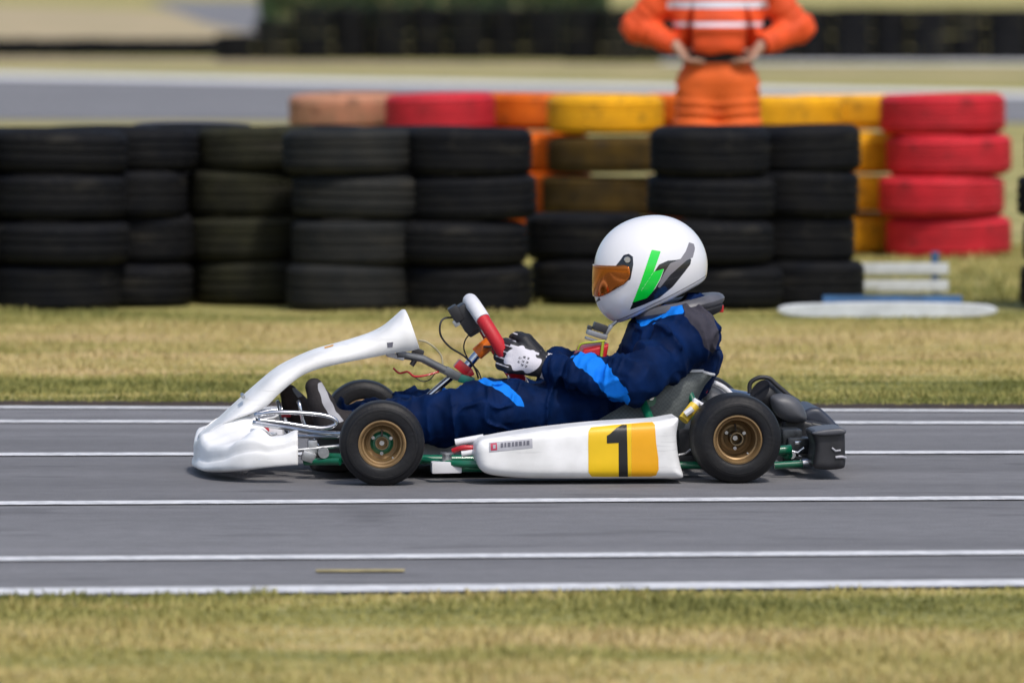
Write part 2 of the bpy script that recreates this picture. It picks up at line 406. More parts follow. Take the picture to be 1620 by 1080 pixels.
# second track, beyond the tyre walls
def band(name, L0, R0, L1, R1, m, z, x0=-60, x1=60):
    f = line_at(L0, R0, .02, x0, x1); n_ = line_at(L1, R1, .02, x0, x1)
    sheet(name, [f[0], f[1], n_[2], n_[3]], m, z)
band('far_track', 118, 149, 192, 196, M_asph2, .010, -16, 16)
band('far_track_marking', 117.5, 148, 125, 155, M_fline, .016, -18, 18)
M_paleg = mat('pale_dry_grass', (.46, .35, .21), .95, nscale=.8, namp=.2, dirt=(.36, .30, .16))
band('worn_verge', 92, 118, 101, 124, M_paleg, .012, -25, 25)
band('perimeter_path', 96, 98, 100, 103, M_fline, .018, 2.2, 25)
a = [G(230, 2), G(420, 2), G(420, 58), G(330, 40)]
sheet('service_road', [p.xy for p in a], M_asph2, .02)
a = [G(-200, 3), G(330, 20), G(420, 60), G(420, 68), G(-200, 62)]
sheet('sandy_slope', [p.xy for p in a], M_paleg, .014)

# short grass on both verges: one uncountable mass of blades
def blades(name, n, poly_y0, poly_y1, x0, x1, hmin, hmax, label):
    X = rng.uniform(x0, x1, n); t = rng.uniform(0, 1, n)
    Y = poly_y0(X)*(1-t)+poly_y1(X)*t
    cl = .6+.8*(noise(np.stack([X*2.5, Y*1.8, X*0], 1))+.5)
    Y = Y+.04*noise(np.stack([X*3.1, Y*0, X*0], 1))+.02*noise(np.stack([X*11, Y*0, X*0], 1))
    Hh = rng.uniform(hmin, hmax, n)*np.clip(cl, .4, 1.5)*np.where(noise(np.stack([X*5, Y*4, X*0+9], 1)) > .52, 1.6, 1); wd = rng.uniform(.0022, .005, n); th = rng.uniform(0, 2*np.pi, n)
    ln = rng.uniform(.1, .75, n)*Hh; la = rng.uniform(0, 2*np.pi, n)
    dx, dy = np.cos(th)*wd, np.sin(th)*wd; mx, my = np.cos(la)*ln, np.sin(la)*ln
    V = np.empty((n, 5, 3))
    V[:, 0] = np.stack([X-dx, Y-dy, 0*X], 1); V[:, 1] = np.stack([X+dx, Y+dy, 0*X], 1)
    V[:, 2] = np.stack([X+dx*.8+mx*.4, Y+dy*.8+my*.4, Hh*.6], 1); V[:, 3] = np.stack([X-dx*.8+mx*.4, Y-dy*.8+my*.4, Hh*.6], 1)
    V[:, 4] = np.stack([X+mx, Y+my, Hh], 1)
    base = np.arange(n)[:, None]*5
    loops = np.concatenate([base+np.array([[0, 1, 2, 3]]), base+np.array([[3, 2, 4]])], 1).ravel()
    st = (np.arange(n)[:, None]*7+np.array([[0, 4]])).ravel()
    me = bpy.data.meshes.new(name); me.vertices.add(n*5); me.vertices.foreach_set('co', V.ravel())
    me.loops.add(n*7); me.loops.foreach_set('vertex_index', loops.astype(np.int32))
    me.polygons.add(n*2); me.polygons.foreach_set('loop_start', st.astype(np.int32)); me.update(calc_edges=True)
    o = link(name, me, M_blades, None, False); tag(o, label, 'grass', kind='stuff'); return o
def edge(r): 
    (ax, ay), (bx, by) = r; return lambda X: ay+(by-ay)*(X-ax)/(bx-ax)
NE = edge((tr_near[3], tr_near[2])); FE = edge((tr_far[0], tr_far[1]))
blades('verge_grass', 90000, lambda X: NE(X)-.02, lambda X: 0*X-7.6, -3.2, 3.2, .006, .02, 'short dry grass on the near side of the track')
blades('verge_grass', 150000, lambda X: FE(X)+.20, lambda X: 0*X+10.15, -4, 4, .007, .019, 'strip of short dry grass between the track and the tyre wall')
blades('rough_grass', 50000, lambda X: 0*X+10.9, lambda X: 0*X+17.5, -4.5, 4.5, .012, .04, 'rougher grass growing among the stacked tyres')

# ------------------------------------------------------------------ tyres
def tyre_profile(ro=.30, w=.195, ri=.185, gr=((-.62, -.54), (-.28, -.19), (.19, .28), (.54, .62))):
    h = w/2; o = [(ri, -h*.72), (ri+.012, -h*.86), (ri+.045, -h*.98), (ri+.075, -h), (ro-.02, -h*.9), (ro-.006, -h*.80)]
    for g0, g1 in gr:
        o += [(ro, h*g0), (ro-.009, h*(g0+.008)), (ro-.009, h*(g1-.008)), (ro, h*g1)]
    o += [(ro-.006, h*.80), (ro-.02, h*.9), (ri+.075, h), (ri+.045, h*.98), (ri+.012, h*.86), (ri, h*.72)]
    o += [(ri+.012, h*.66), (ro-.03, h*.72), (ro-.022, 0), (ro-.03, -h*.72), (ri+.012, -h*.66), (ri, -h*.72)]
    return o
def tyre_mat(name, col, dirt, rough=.72):
    m = mat(name, col, rough, nscale=7, dirt=dirt, spec=.10)
    n = m.node_tree; L = n.links; b = n.nodes['Principled BSDF']
    # sipes across the tread: angle around the tyre's axis
    tc = n_add(n, 'ShaderNodeTexCoord'); sx = n_add(n, 'ShaderNodeSeparateXYZ'); L.new(tc.outputs['Object'], sx.inputs[0])
    at = n_add(n, 'ShaderNodeMath', operation='ARCTAN2'); L.new(sx.outputs['Y'], at.inputs[0]); L.new(sx.outputs['X'], at.inputs[1])
    za = n_add(n, 'ShaderNodeMath', operation='MULTIPLY_ADD'); L.new(sx.outputs['Z'], za.inputs[0]); za.inputs[1].default_value = 3.5; L.new(at.outputs[0], za.inputs[2])
    mu = n_add(n, 'ShaderNodeMath', operation='MULTIPLY'); L.new(za.outputs[0], mu.inputs[0]); mu.inputs[1].default_value = 66
    si = n_add(n, 'ShaderNodeMath', operation='SINE'); L.new(mu.outputs[0], si.inputs[0])
    ab = n_add(n, 'ShaderNodeMath', operation='GREATER_THAN'); L.new(si.outputs[0], ab.inputs[0]); ab.inputs[1].default_value = -.7
    bp = n_add(n, 'ShaderNodeBump'); bp.inputs['Strength'].default_value = .7; bp.inputs['Distance'].default_value = .004
    L.new(ab.outputs[0], bp.inputs['Height']); L.new(bp.outputs[0], b.inputs['Normal']); return m
TM = {'black': tyre_mat('black_rubber', (.006, .0068, .0095), (.013, .013, .0135)),
      'grey': tyre_mat('dusty_rubber', (.016, .0175, .019), (.03, .03, .028)),
      'red': tyre_mat('red_painted_rubber', (.62, .03, .045), (.48, .025, .035), .55),
      'yellow': tyre_mat('yellow_painted_rubber', (.86, .42, .012), (.70, .34, .015), .55),
      'orange': tyre_mat('orange_painted_rubber', (.85, .17, .01), (.70, .13, .012), .55),
      'salmon': tyre_mat('faded_orange_rubber', (.52, .23, .14), (.36, .20, .12), .7),
      'ochre': tyre_mat('dark_ochre_rubber', (.085, .050, .010), (.035, .024, .010), .75),
      'olive': tyre_mat('mossy_rubber', (.030, .030, .017), (.018, .018, .014), .8)}
for k in ('red', 'yellow', 'orange', 'salmon', 'ochre'): overlay(TM[k], 9, (1, 1, 1), .57, .66, (.03, .025, .022), .45); overlay(TM[k], 2.2, (1, 1, 1), .45, .7, tuple(c*.55+.02 for c in TM[k].node_tree.nodes['Principled BSDF'].inputs['Base Color'].default_value[:3]), .5)
for k in ('black', 'grey', 'olive'): overlay(TM[k], 5, (1, 1, 2.5), .56, .72, (.05, .046, .038), .55); overlay(TM[k], 26, (1, 1, 1), .66, .70, (.12, .12, .12), .5)
tyre_me = {}
VAR = ((.300, .195, ((-.62, -.54), (-.28, -.19), (.19, .28), (.54, .62))), (.306, .186, ((-.5, -.38), (-.07, .07), (.38, .5))), (.292, .205, ((-.66, -.6), (-.42, -.34), (-.1, -.04), (.04, .1), (.34, .42), (.6, .66))))
for k, m in TM.items():
    tyre_me[k] = []
    for ro, w_, gr in VAR:
        b = MB(); b.lathe(tyre_profile(ro, w_, .185, gr), (0, 0, 0), 'Z', 48); o = b.build('stacked_tyre', m, None, True, 50)
        tyre_me[k].append(o.data); bpy.data.objects.remove(o)
ORD = 'first second third fourth fifth sixth seventh eighth ninth tenth eleventh twelfth thirteenth fourteenth fifteenth sixteenth seventeenth eighteenth nineteenth twentieth'.split()
TIER = ['bottom', 'second', 'third', 'top']
def put_tyre(x, y, z, colour, label, group, s=1.0):
    o = bpy.data.objects.new('stacked_tyre', random.choice(tyre_me[colour])); COL.objects.link(o)
    o.location = (x, y, z); o.rotation_euler = (R(random.uniform(-1.5, 1.5)), R(random.uniform(-1.5, 1.5)), random.uniform(0, 6.28))
    o.scale = (s, s, 1); tag(o, label, 'tyre', group); return o
def wallx(px, Y): return W(px, 400, Y).x
# near wall: (pixel column, depth, radius scale, colour, tyres, how to find the stack)
near = [(-70, 10.6, 1, 'black', 4, 'cut off by the left edge of the photo'), (92, 10.5, 1, 'black', 4, 'first whole stack at the left end'),
        (222, 10.85, .82, 'black', 4, 'narrow stack just left of the mossy stack'), (398, 11.05, .93, 'olive', 4, 'mossy stack above the kart nose'),
        (560, 10.5, .98, 'grey', 4, 'dusty stack right of the mossy stack'), (735, 10.5, .98, 'black', 4, 'stack behind the steering wheel'),
        (932, 11.1, .92, 'black', 2, 'low stack in front of the dark ochre stack'), (1128, 10.55, .92, 'black', 4, 'stack behind the helmet'), (1268, 10.9, .88, 'black', 4, 'stack left of the red stack'),
        (1722, 10.5, 1, 'black', 4, 'cut off by the right edge of the photo')]
for px, Y, s, col, n_, where in near:
    for k in range(n_):
        lab = {'black': 'black', 'grey': 'dusty grey', 'olive': 'olive brown'}[col]
        t = 'top' if k == n_-1 else TIER[k]
        put_tyre(wallx(px, Y)+random.uniform(-.028, .028), Y+random.uniform(-.03, .03), .10+.1985*k, col,
                 f'{lab} tyre, {t} in near wall, {where}', 'tyres of the near wall beside the track', s*random.uniform(.98, 1.02))
for px, Y, where in ((8, 11.1, 'between the two leftmost stacks'), (160, 11.25, 'behind the narrow stack'), (305, 11.6, 'left of the mossy stack'), (480, 11.2, 'right of the mossy stack'), (648, 11.1, 'right of the dusty stack'), (1198, 11.25, 'between the two stacks right of the helmet')):
    for k in range(4):
        put_tyre(wallx(px, Y)+random.uniform(-.02, .02), Y+random.uniform(-.02, .02), .099+.197*k, 'black', f'half-hidden black tyre, {TIER[k]} in the second row, {where}', 'half-hidden tyres of the second row')
# coloured stacks on the grass behind the wall
far = [(545, 16.9, 'salmon', 'faded orange', 'leftmost painted stack'), (700, 16.4, 'red', 'red', 'stack right of the faded orange one'), (850, 16.8, 'orange', 'orange', 'stack left of the leftmost yellow one'),
       (955, 16.3, 'yellow', 'yellow', 'in the gap left of the helmet'), (1105, 16.8, 'orange', 'orange', 'stack behind the marshal'), (1235, 16.3, 'yellow', 'yellow', 'stack right of the marshal'),
       (1350, 16.8, 'yellow', 'yellow', 'stack beside the big red one'), (1494, 16.3, 'red', 'bright red', 'large stack at the right')]
for px, Y, col, cn, where in far:
    for k in range(4):
        c = col; nm = cn
        if where == 'in the gap left of the helmet' and k < 3: c = 'ochre'; nm = 'dark ochre'  # lower tyres of this yellow stack are coloured dark ochre
        if px == 700 and k < 3: c = 'black'; nm = 'unpainted black'
        put_tyre(wallx(px, Y)+random.uniform(-.028, .028), Y+random.uniform(-.03, .03), .105+.212*k, c,
                 f'{nm} tyre, {TIER[k]} one of the {where}', 'painted tyres behind the near wall', 1.12 if px == 1494 else random.uniform(.98, 1.02))
# far barrier across the second track
cnt = 0
for i in range(22):
    px = 372+i*61; g = G(px, 96 if px < 900 else 98.5)
    for k in range(4 if i > 1 else 2+i):
        cnt += 1
        put_tyre(g.x, g.y+.25*(i % 2), .10+.2*k, 'black', f'far black tyre, {TIER[k]} of the {ORD[i] if i < 20 else "last but one" if i == 20 else "last"} tall stack counted from left',
                 'black tyres of the far barrier', 1.02)
for i in range(8):
    g = G(-20+i*50, 90)
    o = put_tyre(g.x, g.y, .14, 'black', f'far black tyre lying in the low left row, {ORD[i]} from left', 'low row of far tyres at the left', 1.04); o.scale.z = 1.4

# hedge beyond the far barrier
hb = G(395, 88); hr = G(1000, 88)
def leaf_cloud(n, f, size):
    V = []; F = []
    for i in range(n):
        c = Vector(f()); a = Vector(rng.normal(size=3)).normalized(); b = a.orthogonal().normalized(); q = a.cross(b); s = size*random.uniform(.6, 1.4)
        o = len(V); V += [c+b*s, c+q*s*.5, c-b*s, c-q*s*.5]; F.append((o, o+1, o+2, o+3))
    return V, F
M_leaf = mat('hedge_leaves', (.045, .085, .03), .7, nscale=2.5, namp=.5)
for (xa, xb, yy, hh, lab) in ((410, 700, 133, 1.30, 'dark green hedge above the left part of the far tyre barrier'), (705, 965, 133, 1.27, 'dark green hedge left of the orange marshal, beyond the far barrier')):
    X0 = W(xa, 0, yy-22.5).x; X1 = W(xb, 0, yy-22.5).x; b = MB()
    def fn():
        x = random.uniform(X0, X1); t = math.sqrt(random.random()); hh_ = hh*(1+.06*math.sin(x*3)+.05*math.sin(x*7.7))
        return (x, yy-22.5+random.gauss(0, .28), hh_*t*1.05)
    b.add(*leaf_cloud(7000, fn, .06)); r = b.build('hedge', M_leaf, None, False); tag(r, lab, 'hedge', 'hedges beyond the far barrier')

# low white rail and the white plank with a blue edge, on the grass at the wall foot
M_white = mat('white_board_paint', (.60, .63, .66), .6, nscale=14, namp=.12)
M_blue = mat('blue_paint', (.03, .10, .22), .5, nscale=10, namp=.2)
rt = empty('low_rail', W(1410, 480, 11.6)); rt.location.z = 0; o0 = rt.location
tag(rt, 'low white two-rail board standing in front of the red tyres', 'rail')
for (ya, yb) in ((416, 434), (443, 461)):
    za, zb = W(0, ya, 11.6).z, W(0, yb, 11.6).z; b = MB(); b.box((0, 0, (za+zb)/2), (.52, .02, za-zb), bev=.004); b.build('board', M_white, rt)
for x in (-.2, .2):
    b = MB(); b.box((x, .022, .09), (.035, .022, .24), bev=.003); b.build('post', M_blue, rt)
rt = empty('kerb_board', W(1405, 500, 9.7)); rt.location.z = 0
tag(rt, 'long white plank with a blue top edge lying at the foot of the wall', 'board')
b = MB(); ol = cr([(-.44, .012), (-.30, .004), (0, .002), (.30, .004), (.44, .014), (.45, .05), (.36, .062), (0, .066), (-.36, .062), (-.46, .04)], 5, True) if False else None
b.pillow([(v.x, v.y) for v in cr([(-.46, .02, 0), (-.34, .004, 0), (0, .002, 0), (.34, .004, 0), (.46, .022, 0), (.45, .05, 0), (.33, .062, 0), (0, .068, 0), (-.33, .062, 0), (-.46, .05, 0)], 5, True)], -.03, .03, .006)
b.build('plank', M_white, rt)
b = MB(); b.box((.02, .045, .05), (.60, .03, .09), bev=.006); b.build('edge_strip', M_blue, rt)
# ================================================================== people
def hand_sdf(p, wr, F, T, N, curl, s=1.0, thumb=.9, spread=.0):
    """wr wrist, F towards the knuckles, T towards the thumb, N out of the back of the hand"""
    wr, F, T, N = npv(wr), npv(F), npv(T), npv(N)
    F = F/np.linalg.norm(F); T = T-F*(T@F); T /= np.linalg.norm(T); N = np.cross(F, T)*np.sign(np.cross(F, T)@N)
    d = cone(p, wr, wr+F*.03*s, .024*s, .026*s)
    for k in range(4):
        kb = wr+F*(.085-.004*abs(k-1))*s+T*(.030-.020*k)*s
        d = smin(d, cone(p, wr+F*.02*s+T*(.014-.009*k)*s, kb, .017*s, .0125*s), .012*s)
    for k, L in enumerate((.80, .9, .85, .66)):
        kb = wr+F*(.085-.004*abs(k-1))*s+T*(.030-.020*k)*s; a = curl[0]*(1+.04*k); q = kb
        fd = None
        for j, (l, r0, r1) in enumerate(((.046, .0118, .0105), (.030, .0105, .0095), (.024, .0095, .0082))):
            v = F*math.cos(a)-N*math.sin(a)+T*spread*(1.5-k); v /= np.linalg.norm(v); e = q+v*l*L*s*1.1
            c = cone(p, q, e, r0*s, r1*s); fd = c if fd is None else smin(fd, c, .003*s); q = e
            a += curl[min(j+1, 2)]*(1+.04*k)
        d = smin(d, fd, .004*s)
    tb = wr+F*.028*s+T*.026*s; v1 = F*.62+T*.62-N*.35; v1 /= np.linalg.norm(v1); t1 = tb+v1*.042*s
    v2 = F*math.cos(thumb)-N*math.sin(thumb)+T*.12; v2 /= np.linalg.norm(v2); t2 = t1+v2*.034*s; v3 = F*.5*math.cos(thumb)-N-T*.25; v3 /= np.linalg.norm(v3); t3 = t2+v3*.026*s
    th = smin(smin(cone(p, tb-F*.01, t1, .017*s, .0135*s), cone(p, t1, t2, .013*s, .0115*s), .004), cone(p, t2, t3, .0115*s, .0095*s), .004)
    return smin(d, th, .008*s)
def head_sdf(p, c, face, s=1.0):
    """c centre of skull, face: unit vector (horizontal) the face looks along"""
    c = npv(c); f = npv(face); f = f/np.linalg.norm(f); u = np.array([0, 0, 1.]); l = np.cross(u, f)
    q = np.stack([(p-c)@l, (p-c)@f, (p-c)@u], 1)/s
    d = ell(q, (0, -.012, .03), (.074, .094, .085)); d = smin(d, ell(q, (0, .03, -.045), (.056, .062, .072)), .03)
    d = smin(d, cone(q, (0, .085, .0), (0, .108, -.030), .010, .015), .012)
    d = smin(d, ell(q, (0, .086, -.066), (.026, .012, .009)), .008); d = smin(d, ell(q, (0, .07, -.10), (.024, .022, .018)), .02)
    for sx in (-1, 1):
        d = smax(d, -ell(q, (sx*.031, .098, .005), (.019, .018, .013)), .012)
        d = smin(d, ell(q, (sx*.031, .076, .005), (.013, .013, .011)), .003)
        d = smin(d, ell(q, (sx*.076, -.008, -.01), (.008, .020, .032)), .006)
    return d*s
M_skin = mat('skin', (.46, .26, .18), .5, nscale=40, namp=.08)
M_fluo = mat('orange_overall', (.80, .085, .012), .7, nscale=9, namp=.12, bump=.3, bscale=400)
masked(M_fluo, [('band', (.72, .72, .80))])
M_fluo2 = mat('orange_trousers', (.82, .13, .012), .7, nscale=9, namp=.12, bump=.3, bscale=400)
M_blackcloth = mat('black_cloth', (.012, .012, .014), .7, nscale=20, namp=.3)

# ---- the marshal behind the tyre wall
mx = W(1135, 400, 13.0).x
ms = empty('person', (mx, 13.0, 0)); tag(ms, 'person in orange overalls with silver bands standing hands on hips behind the tyre wall', 'person')
SH = {s: (.185*s, 0, 1.44) for s in (-1, 1)}; EL = {s: (.385*s, .03, 1.215) for s in (-1, 1)}; WR = {s: (.205*s, -.10, 1.135) for s in (-1, 1)}
def m_body(p):
    d = smin(ell(p, (0, 0, 1.30), (.155, .10, .22)), ell(p, (0, 0, 1.02), (.155, .105, .14)), .08)
    d = smin(d, cone(p, (0, 0, 1.45), (0, -.01, 1.56), .055, .05), .04); d = smin(d, head_sdf(p, (0, -.02, 1.64), (0, -1, 0)), .02)
    for s in (-1, 1):
        d = smin(d, cone(p, SH[s], EL[s], .052, .04), .03); d = smin(d, cone(p, EL[s], WR[s], .038, .027), .015)
        d = smin(d, hand_sdf(p, WR[s], (-.62*s, -.1, -.75), (0, 1, .2), (s, -.6, .5), (.4, .4, .3)), .01)
        d = smin(d, cone(p, (.09*s, 0, .95), (.11*s, -.01, .50), .085, .055), .03); d = smin(d, cone(p, (.11*s, -.01, .50), (.12*s, .02, .09), .052, .038), .02)
        d = smin(d, cone(p, (.12*s, .02, .06), (.13*s, -.13, .045), .042, .036), .02)
    return d
nets_obj('body', m_body, (-.5, -.3, 0), (.5, .25, 1.8), .011, M_skin, ms)
def m_jacket(p):
    d = smin(ell(p, (0, 0, 1.31), (.215, .145, .26)), cone(p, (0, 0, 1.17), (0, 0, 1.20), .175, .185, .012, 20, 5), .06)
    for s in (-1, 1):
        d = smin(d, cone(p, SH[s], EL[s], .080, .068, .010, 30, 7+s), .05); d = smin(d, cone(p, EL[s], WR[s], .066, .045, .010, 36, 9+s), .025)
    d = smax(d, 1.095-p[:, 2]+.006*np.sin(p[:, 0]*40), .012); d = smax(d, p[:, 2]-1.525, .01)
    for s in (-1, 1):
        a = npv(EL[s]); bb = npv(WR[s]); u = (bb-a)/np.linalg.norm(bb-a); d = smax(d, np.where(p[:, 0]*s > .12, (p-bb)@u, -1), .004)
    return smax(d, -cone(p, (0, -.01, 1.5), (0, -.02, 1.62), .062, .075), .01)
def m_band(p):
    z = p[:, 2]; tor = np.abs(p[:, 0]) < .24
    return np.where(tor, np.maximum(.017-np.abs(z-1.325), .010-np.abs(z-1.232)), -.01)
nets_obj('jacket', m_jacket, (-.52, -.3, 1.0), (.52, .25, 1.62), .009, M_fluo, ms, {'band': m_band})
def m_trous(p):
    d = cone(p, (0, 0, 1.0), (0, 0, 1.04), .165, .155, sq=1.35)
    for s in (-1, 1):
        d = smin(d, cone(p, (.085*s, 0, .93), (.115*s, -.01, .50), .115, .095, .009, 22, 3), .05); d = smin(d, cone(p, (.115*s, -.01, .50), (.12*s, .02, .13), .092, .085, .012, 30, 4), .03)
    return smax(smax(d, p[:, 2]-1.065, .01), .09-p[:, 2], .008)
nets_obj('trousers', m_trous, (-.3, -.22, .05), (.3, .22, 1.12), .011, M_fluo2, ms)
b = MB(); b.lathe([(.148, 1.05), (.155, 1.055), (.155, 1.10), (.148, 1.105)], (0, 0, 0), 'Z', 40, Matrix.Diagonal((1.08, .76, 1))); b.build('belt', M_blackcloth, ms)
for s in (-1, 1):
    nets_obj('boot', lambda p: smax(smin(cone(p, (.12*s, .03, .15), (.12*s, .03, .05), .058, .05), ell(p, (.125*s, -.07, .035), (.052, .125, .055)), .03), -p[:, 2], .01), (.12*s-.12, -.24, -.02), (.12*s+.12, .15, .24), .01, M_blackcloth, ms)
nets_obj('cap', lambda p: smax(smin(ell(p, (0, -.01, 1.685), (.088, .108, .088)), smax(ell(p, (0, -.10, 1.70), (.07, .09, .014)), -1-p[:, 2], .01), .01), 1.688-p[:, 2], .008), (-.15, -.25, 1.6), (.15, .15, 1.82), .008, M_fluo, ms)

# ---- the driver, in the kart's own frame
dr = empty('person', (0, 0, 0), YAW); DRV = dr
tag(dr, 'kart driver in navy suit with light blue patches and white helmet, gripping the wheel', 'person')
def KK(px, py, y): return K(px, py, y)
J = dict(pel=KK(1005, 655, 0), che=KK(1058, 566, 0), nek=KK(1063, 505, 0), hd=KK(1030, 430, 0),
         shn=KK(1090, 534, -.175), shf=KK(1080, 534, .175), eln=KK(996, 598, -.30), elf=KK(975, 606, .30), wrn=KK(858, 580, -.17), wrf=KK(862, 575, .16),
         hin=KK(985, 648, -.09), hif=KK(985, 648, .09), knn=KK(782, 648, -.17), knf=KK(760, 648, .15), ann=KK(560, 680, -.13), anf=KK(505, 672, .12))
def d_body(p):
    d = cone(p, J['pel'], J['che'], .115, .125, sq=.85); d = smin(d, cone(p, J['che'], J['nek'], .11, .05), .04)
    d = smin(d, head_sdf(p, J['hd']+Vector((0, 0, 0)), (-1, 0, -.1)), .02)
    for a, b_, c, r in (('shn', 'eln', 'wrn', 1), ('shf', 'elf', 'wrf', 1)):
        d = smin(d, cone(p, J[a], J[b_], .05, .038), .03); d = smin(d, cone(p, J[b_], J[c], .038, .026), .012)
    for a, b_, c in (('hin', 'knn', 'ann'), ('hif', 'knf', 'anf')):
        d = smin(d, cone(p, J[a], J[b_], .075, .052), .03); d = smin(d, cone(p, J[b_], J[c], .05, .036), .015)
    for a, T in (('wrn', 1), ('wrf', -1)):
        pass
    return d
def bnds(ks, m): 
    a = np.array([tuple(J[k]) for k in ks]); return a.min(0)-m, a.max(0)+m
lo_, hi_ = bnds(['pel', 'nek', 'ann', 'anf', 'eln', 'elf', 'hd'], .14)
WRIM_A, WRIM_B = K(744, 476, 0), K(826, 612, 0)      # top and bottom of the steering wheel, seen on edge
WC = (WRIM_A+WRIM_B)/2; WU = (WRIM_A-WRIM_B).normalized(); WRAD = (WRIM_A-WRIM_B).length/2; WN = WU.cross(Vector((0, 1, 0))).normalized()
if WN.x < 0: WN = -WN                                  # towards the driver
def rim(ang): return WC+WU*math.cos(ang)*WRAD+Vector((0, -1, 0))*math.sin(ang)*WRAD
HANDS = {}
def hand_params(side):
    g = rim(R(98) if side < 0 else -R(100)); wr = Vector(J['wrn'] if side < 0 else J['wrf'])
    # fingers run forward past the rim on its outer side, then close round it
    F = (g-WU*.0+Vector((-.02, side*.020, 0))-wr); T = WU; N = Vector((.15, side, .1))
    return wr+(F.normalized()*.012), F.normalized(), T, N, (.75, 1.15, .95)
def d_hand(side, s=1.08):
    a = hand_params(side); return lambda p: hand_sdf(p, a[0], a[1], a[2], a[3], a[4], s, .9)
def d_bodyh(p): return smin(smin(d_body(p), d_hand(-1)(p), .006), d_hand(1)(p), .006)
nets_obj('body', d_bodyh, lo_, hi_, .010, M_skin, dr)

M_suit = mat('navy_suit_cloth', (.0013, .0128, .063), .66, nscale=16, namp=.3, bump=.35, bscale=350, spec=.09)
masked(M_suit, [('grey', (.055, .052, .068)), ('lblue', (.008, .20, .78))])
def d_suit(p):
    # the trunk, leaning back in the seat
    d = cone(p, J['pel'], J['che'], .125, .140, .010, 22, 1, .8)
    d = smin(d, ell(p, K(1062, 552, 0), (.128, .185, .125), .3), .04)
    d = smin(d, cone(p, K(1075, 520, -.10), K(1075, 520, .10), .062, .062), .05)
    d = smin(d, cone(p, K(1085, 500, 0), K(1062, 492, 0), .08, .068), .03)
    for s, (a, b_, c) in ((1, ('shn', 'eln', 'wrn')), (2, ('shf', 'elf', 'wrf'))):
        d = smin(d, cone(p, J[a], J[b_], .081, .063, .015, 24, 10+s), .022)
        e = cone(p, J[b_], J[c], .062, .041, .015, 38, 20+s)
        d = smin(d, e, .015)
        u = npv((J[c]-J[b_]).normalized()); cap = (p-npv(J[c]))@u+.012
        near_w = np.linalg.norm(p-npv(J[c]), axis=1) < .085
        d = np.where(near_w, smax(d, cap, .004), d)
    for s, (a, b_, c) in ((1, ('hin', 'knn', 'ann')), (2, ('hif', 'knf', 'anf'))):
        r0 = .090 if s == 1 else .08
        d = smin(d, cone(p, J[a], J[b_], .094, r0*.98, .012, 17, 30+s), .03)
        d = smin(d, cone(p, J[b_], J[c], r0*.97, .058, .013, 26, 40+s), .02)
        u = npv((J[c]-J[b_]).normalized()); cap = (p-npv(J[c]))@u-.005
        near_w = np.linalg.norm(p-npv(J[c]), axis=1) < .1
        d = np.where(near_w, smax(d, cap, .006), d)
    # broad crumple of the cloth
    w1 = np.abs(noise(p*np.array([1, .6, 1.3])+.02*noise(p, 20, 4)[:, None], 10.5, 5)); w2 = np.abs(noise(p*np.array([1.2, .7, 1.0])+.015*noise(p, 30, 6)[:, None], 22, 9))
    d = d+.006*noise(p, 9, 2)-.011*(np.maximum(0, .30-w1)/.30)**1.5-.0025*(np.maximum(0, .3-w2)/.3)**1.5+.002
    return smax(d, -(cone(p, K(1052, 476, 0), K(1064, 505, 0), .075, .05)), .01)
NRM = KI.to_3x3() @ Vector((0, 1, 0))
def pxof(p):
    """photo columns and rows of points in the kart's frame"""
    q = (np.array(KM)[:3, :3] @ p.T).T-npv(CAM); c, s = math.cos(PITCH), math.sin(PITCH)
    dep = q[:, 1]*c-q[:, 2]*s; up = q[:, 1]*s+q[:, 2]*c
    return 810+FPX*q[:, 0]/dep, 540-FPX*up/dep
def kpoly(P, y): return [(K(a, b, y).x, K(a, b, y).z) for a, b in P]
def side_mask(P, y, cond=None, wob=0):
    Q = kpoly(P, y)
    def f(p):
        d = -poly2(p[:, 0]+wob*noise(p, 60, 1), p[:, 2]+wob*noise(p, 60, 2), Q)
        return d if cond is None else np.where(cond(p), d, -.01)
    return f
f1 = side_mask([(904, 568), (912, 561), (928, 556), (942, 558), (958, 574), (975, 598), (996, 630), (990, 640), (970, 636), (952, 617), (932, 592), (912, 578)], -.28, lambda p: p[:, 1] < -.02, .006)
f2 = side_mask([(1008, 506), (1012, 497), (1030, 484), (1078, 478), (1078, 496), (1062, 498), (1040, 505), (1018, 519)], -.15, lambda p: p[:, 1] < 0, .004)
f3 = side_mask([(752, 596), (775, 596), (800, 606), (818, 622), (829, 642), (816, 638), (800, 626), (782, 613), (762, 606)], -.2, lambda p: p[:, 1] < 0, .004)
f4 = side_mask([(700, 612), (735, 606), (765, 600), (765, 608), (735, 614), (700, 618)], .1, lambda p: p[:, 1] > 0)
f5 = side_mask([(1010, 497), (1078, 484), (1095, 500), (1070, 505)], .15, lambda p: p[:, 1] > 0)
f6 = side_mask([(1078, 476), (1110, 478), (1128, 500), (1136, 530), (1126, 560), (1110, 545), (1098, 520), (1080, 500)], -.15, None, .004)
lb = lambda p: np.maximum.reduce([f1(p), f2(p), f3(p), f4(p), f5(p)])
lo2, hi2 = bnds(['pel', 'nek', 'ann', 'anf', 'eln', 'elf', 'knn', 'shn'], .15)
hi2[2] = K(1060, 465, 0).z
nets_obj('racing_suit', d_suit, lo2, hi2, .0062, M_suit, dr, {'lblue': lb, 'grey': f6})

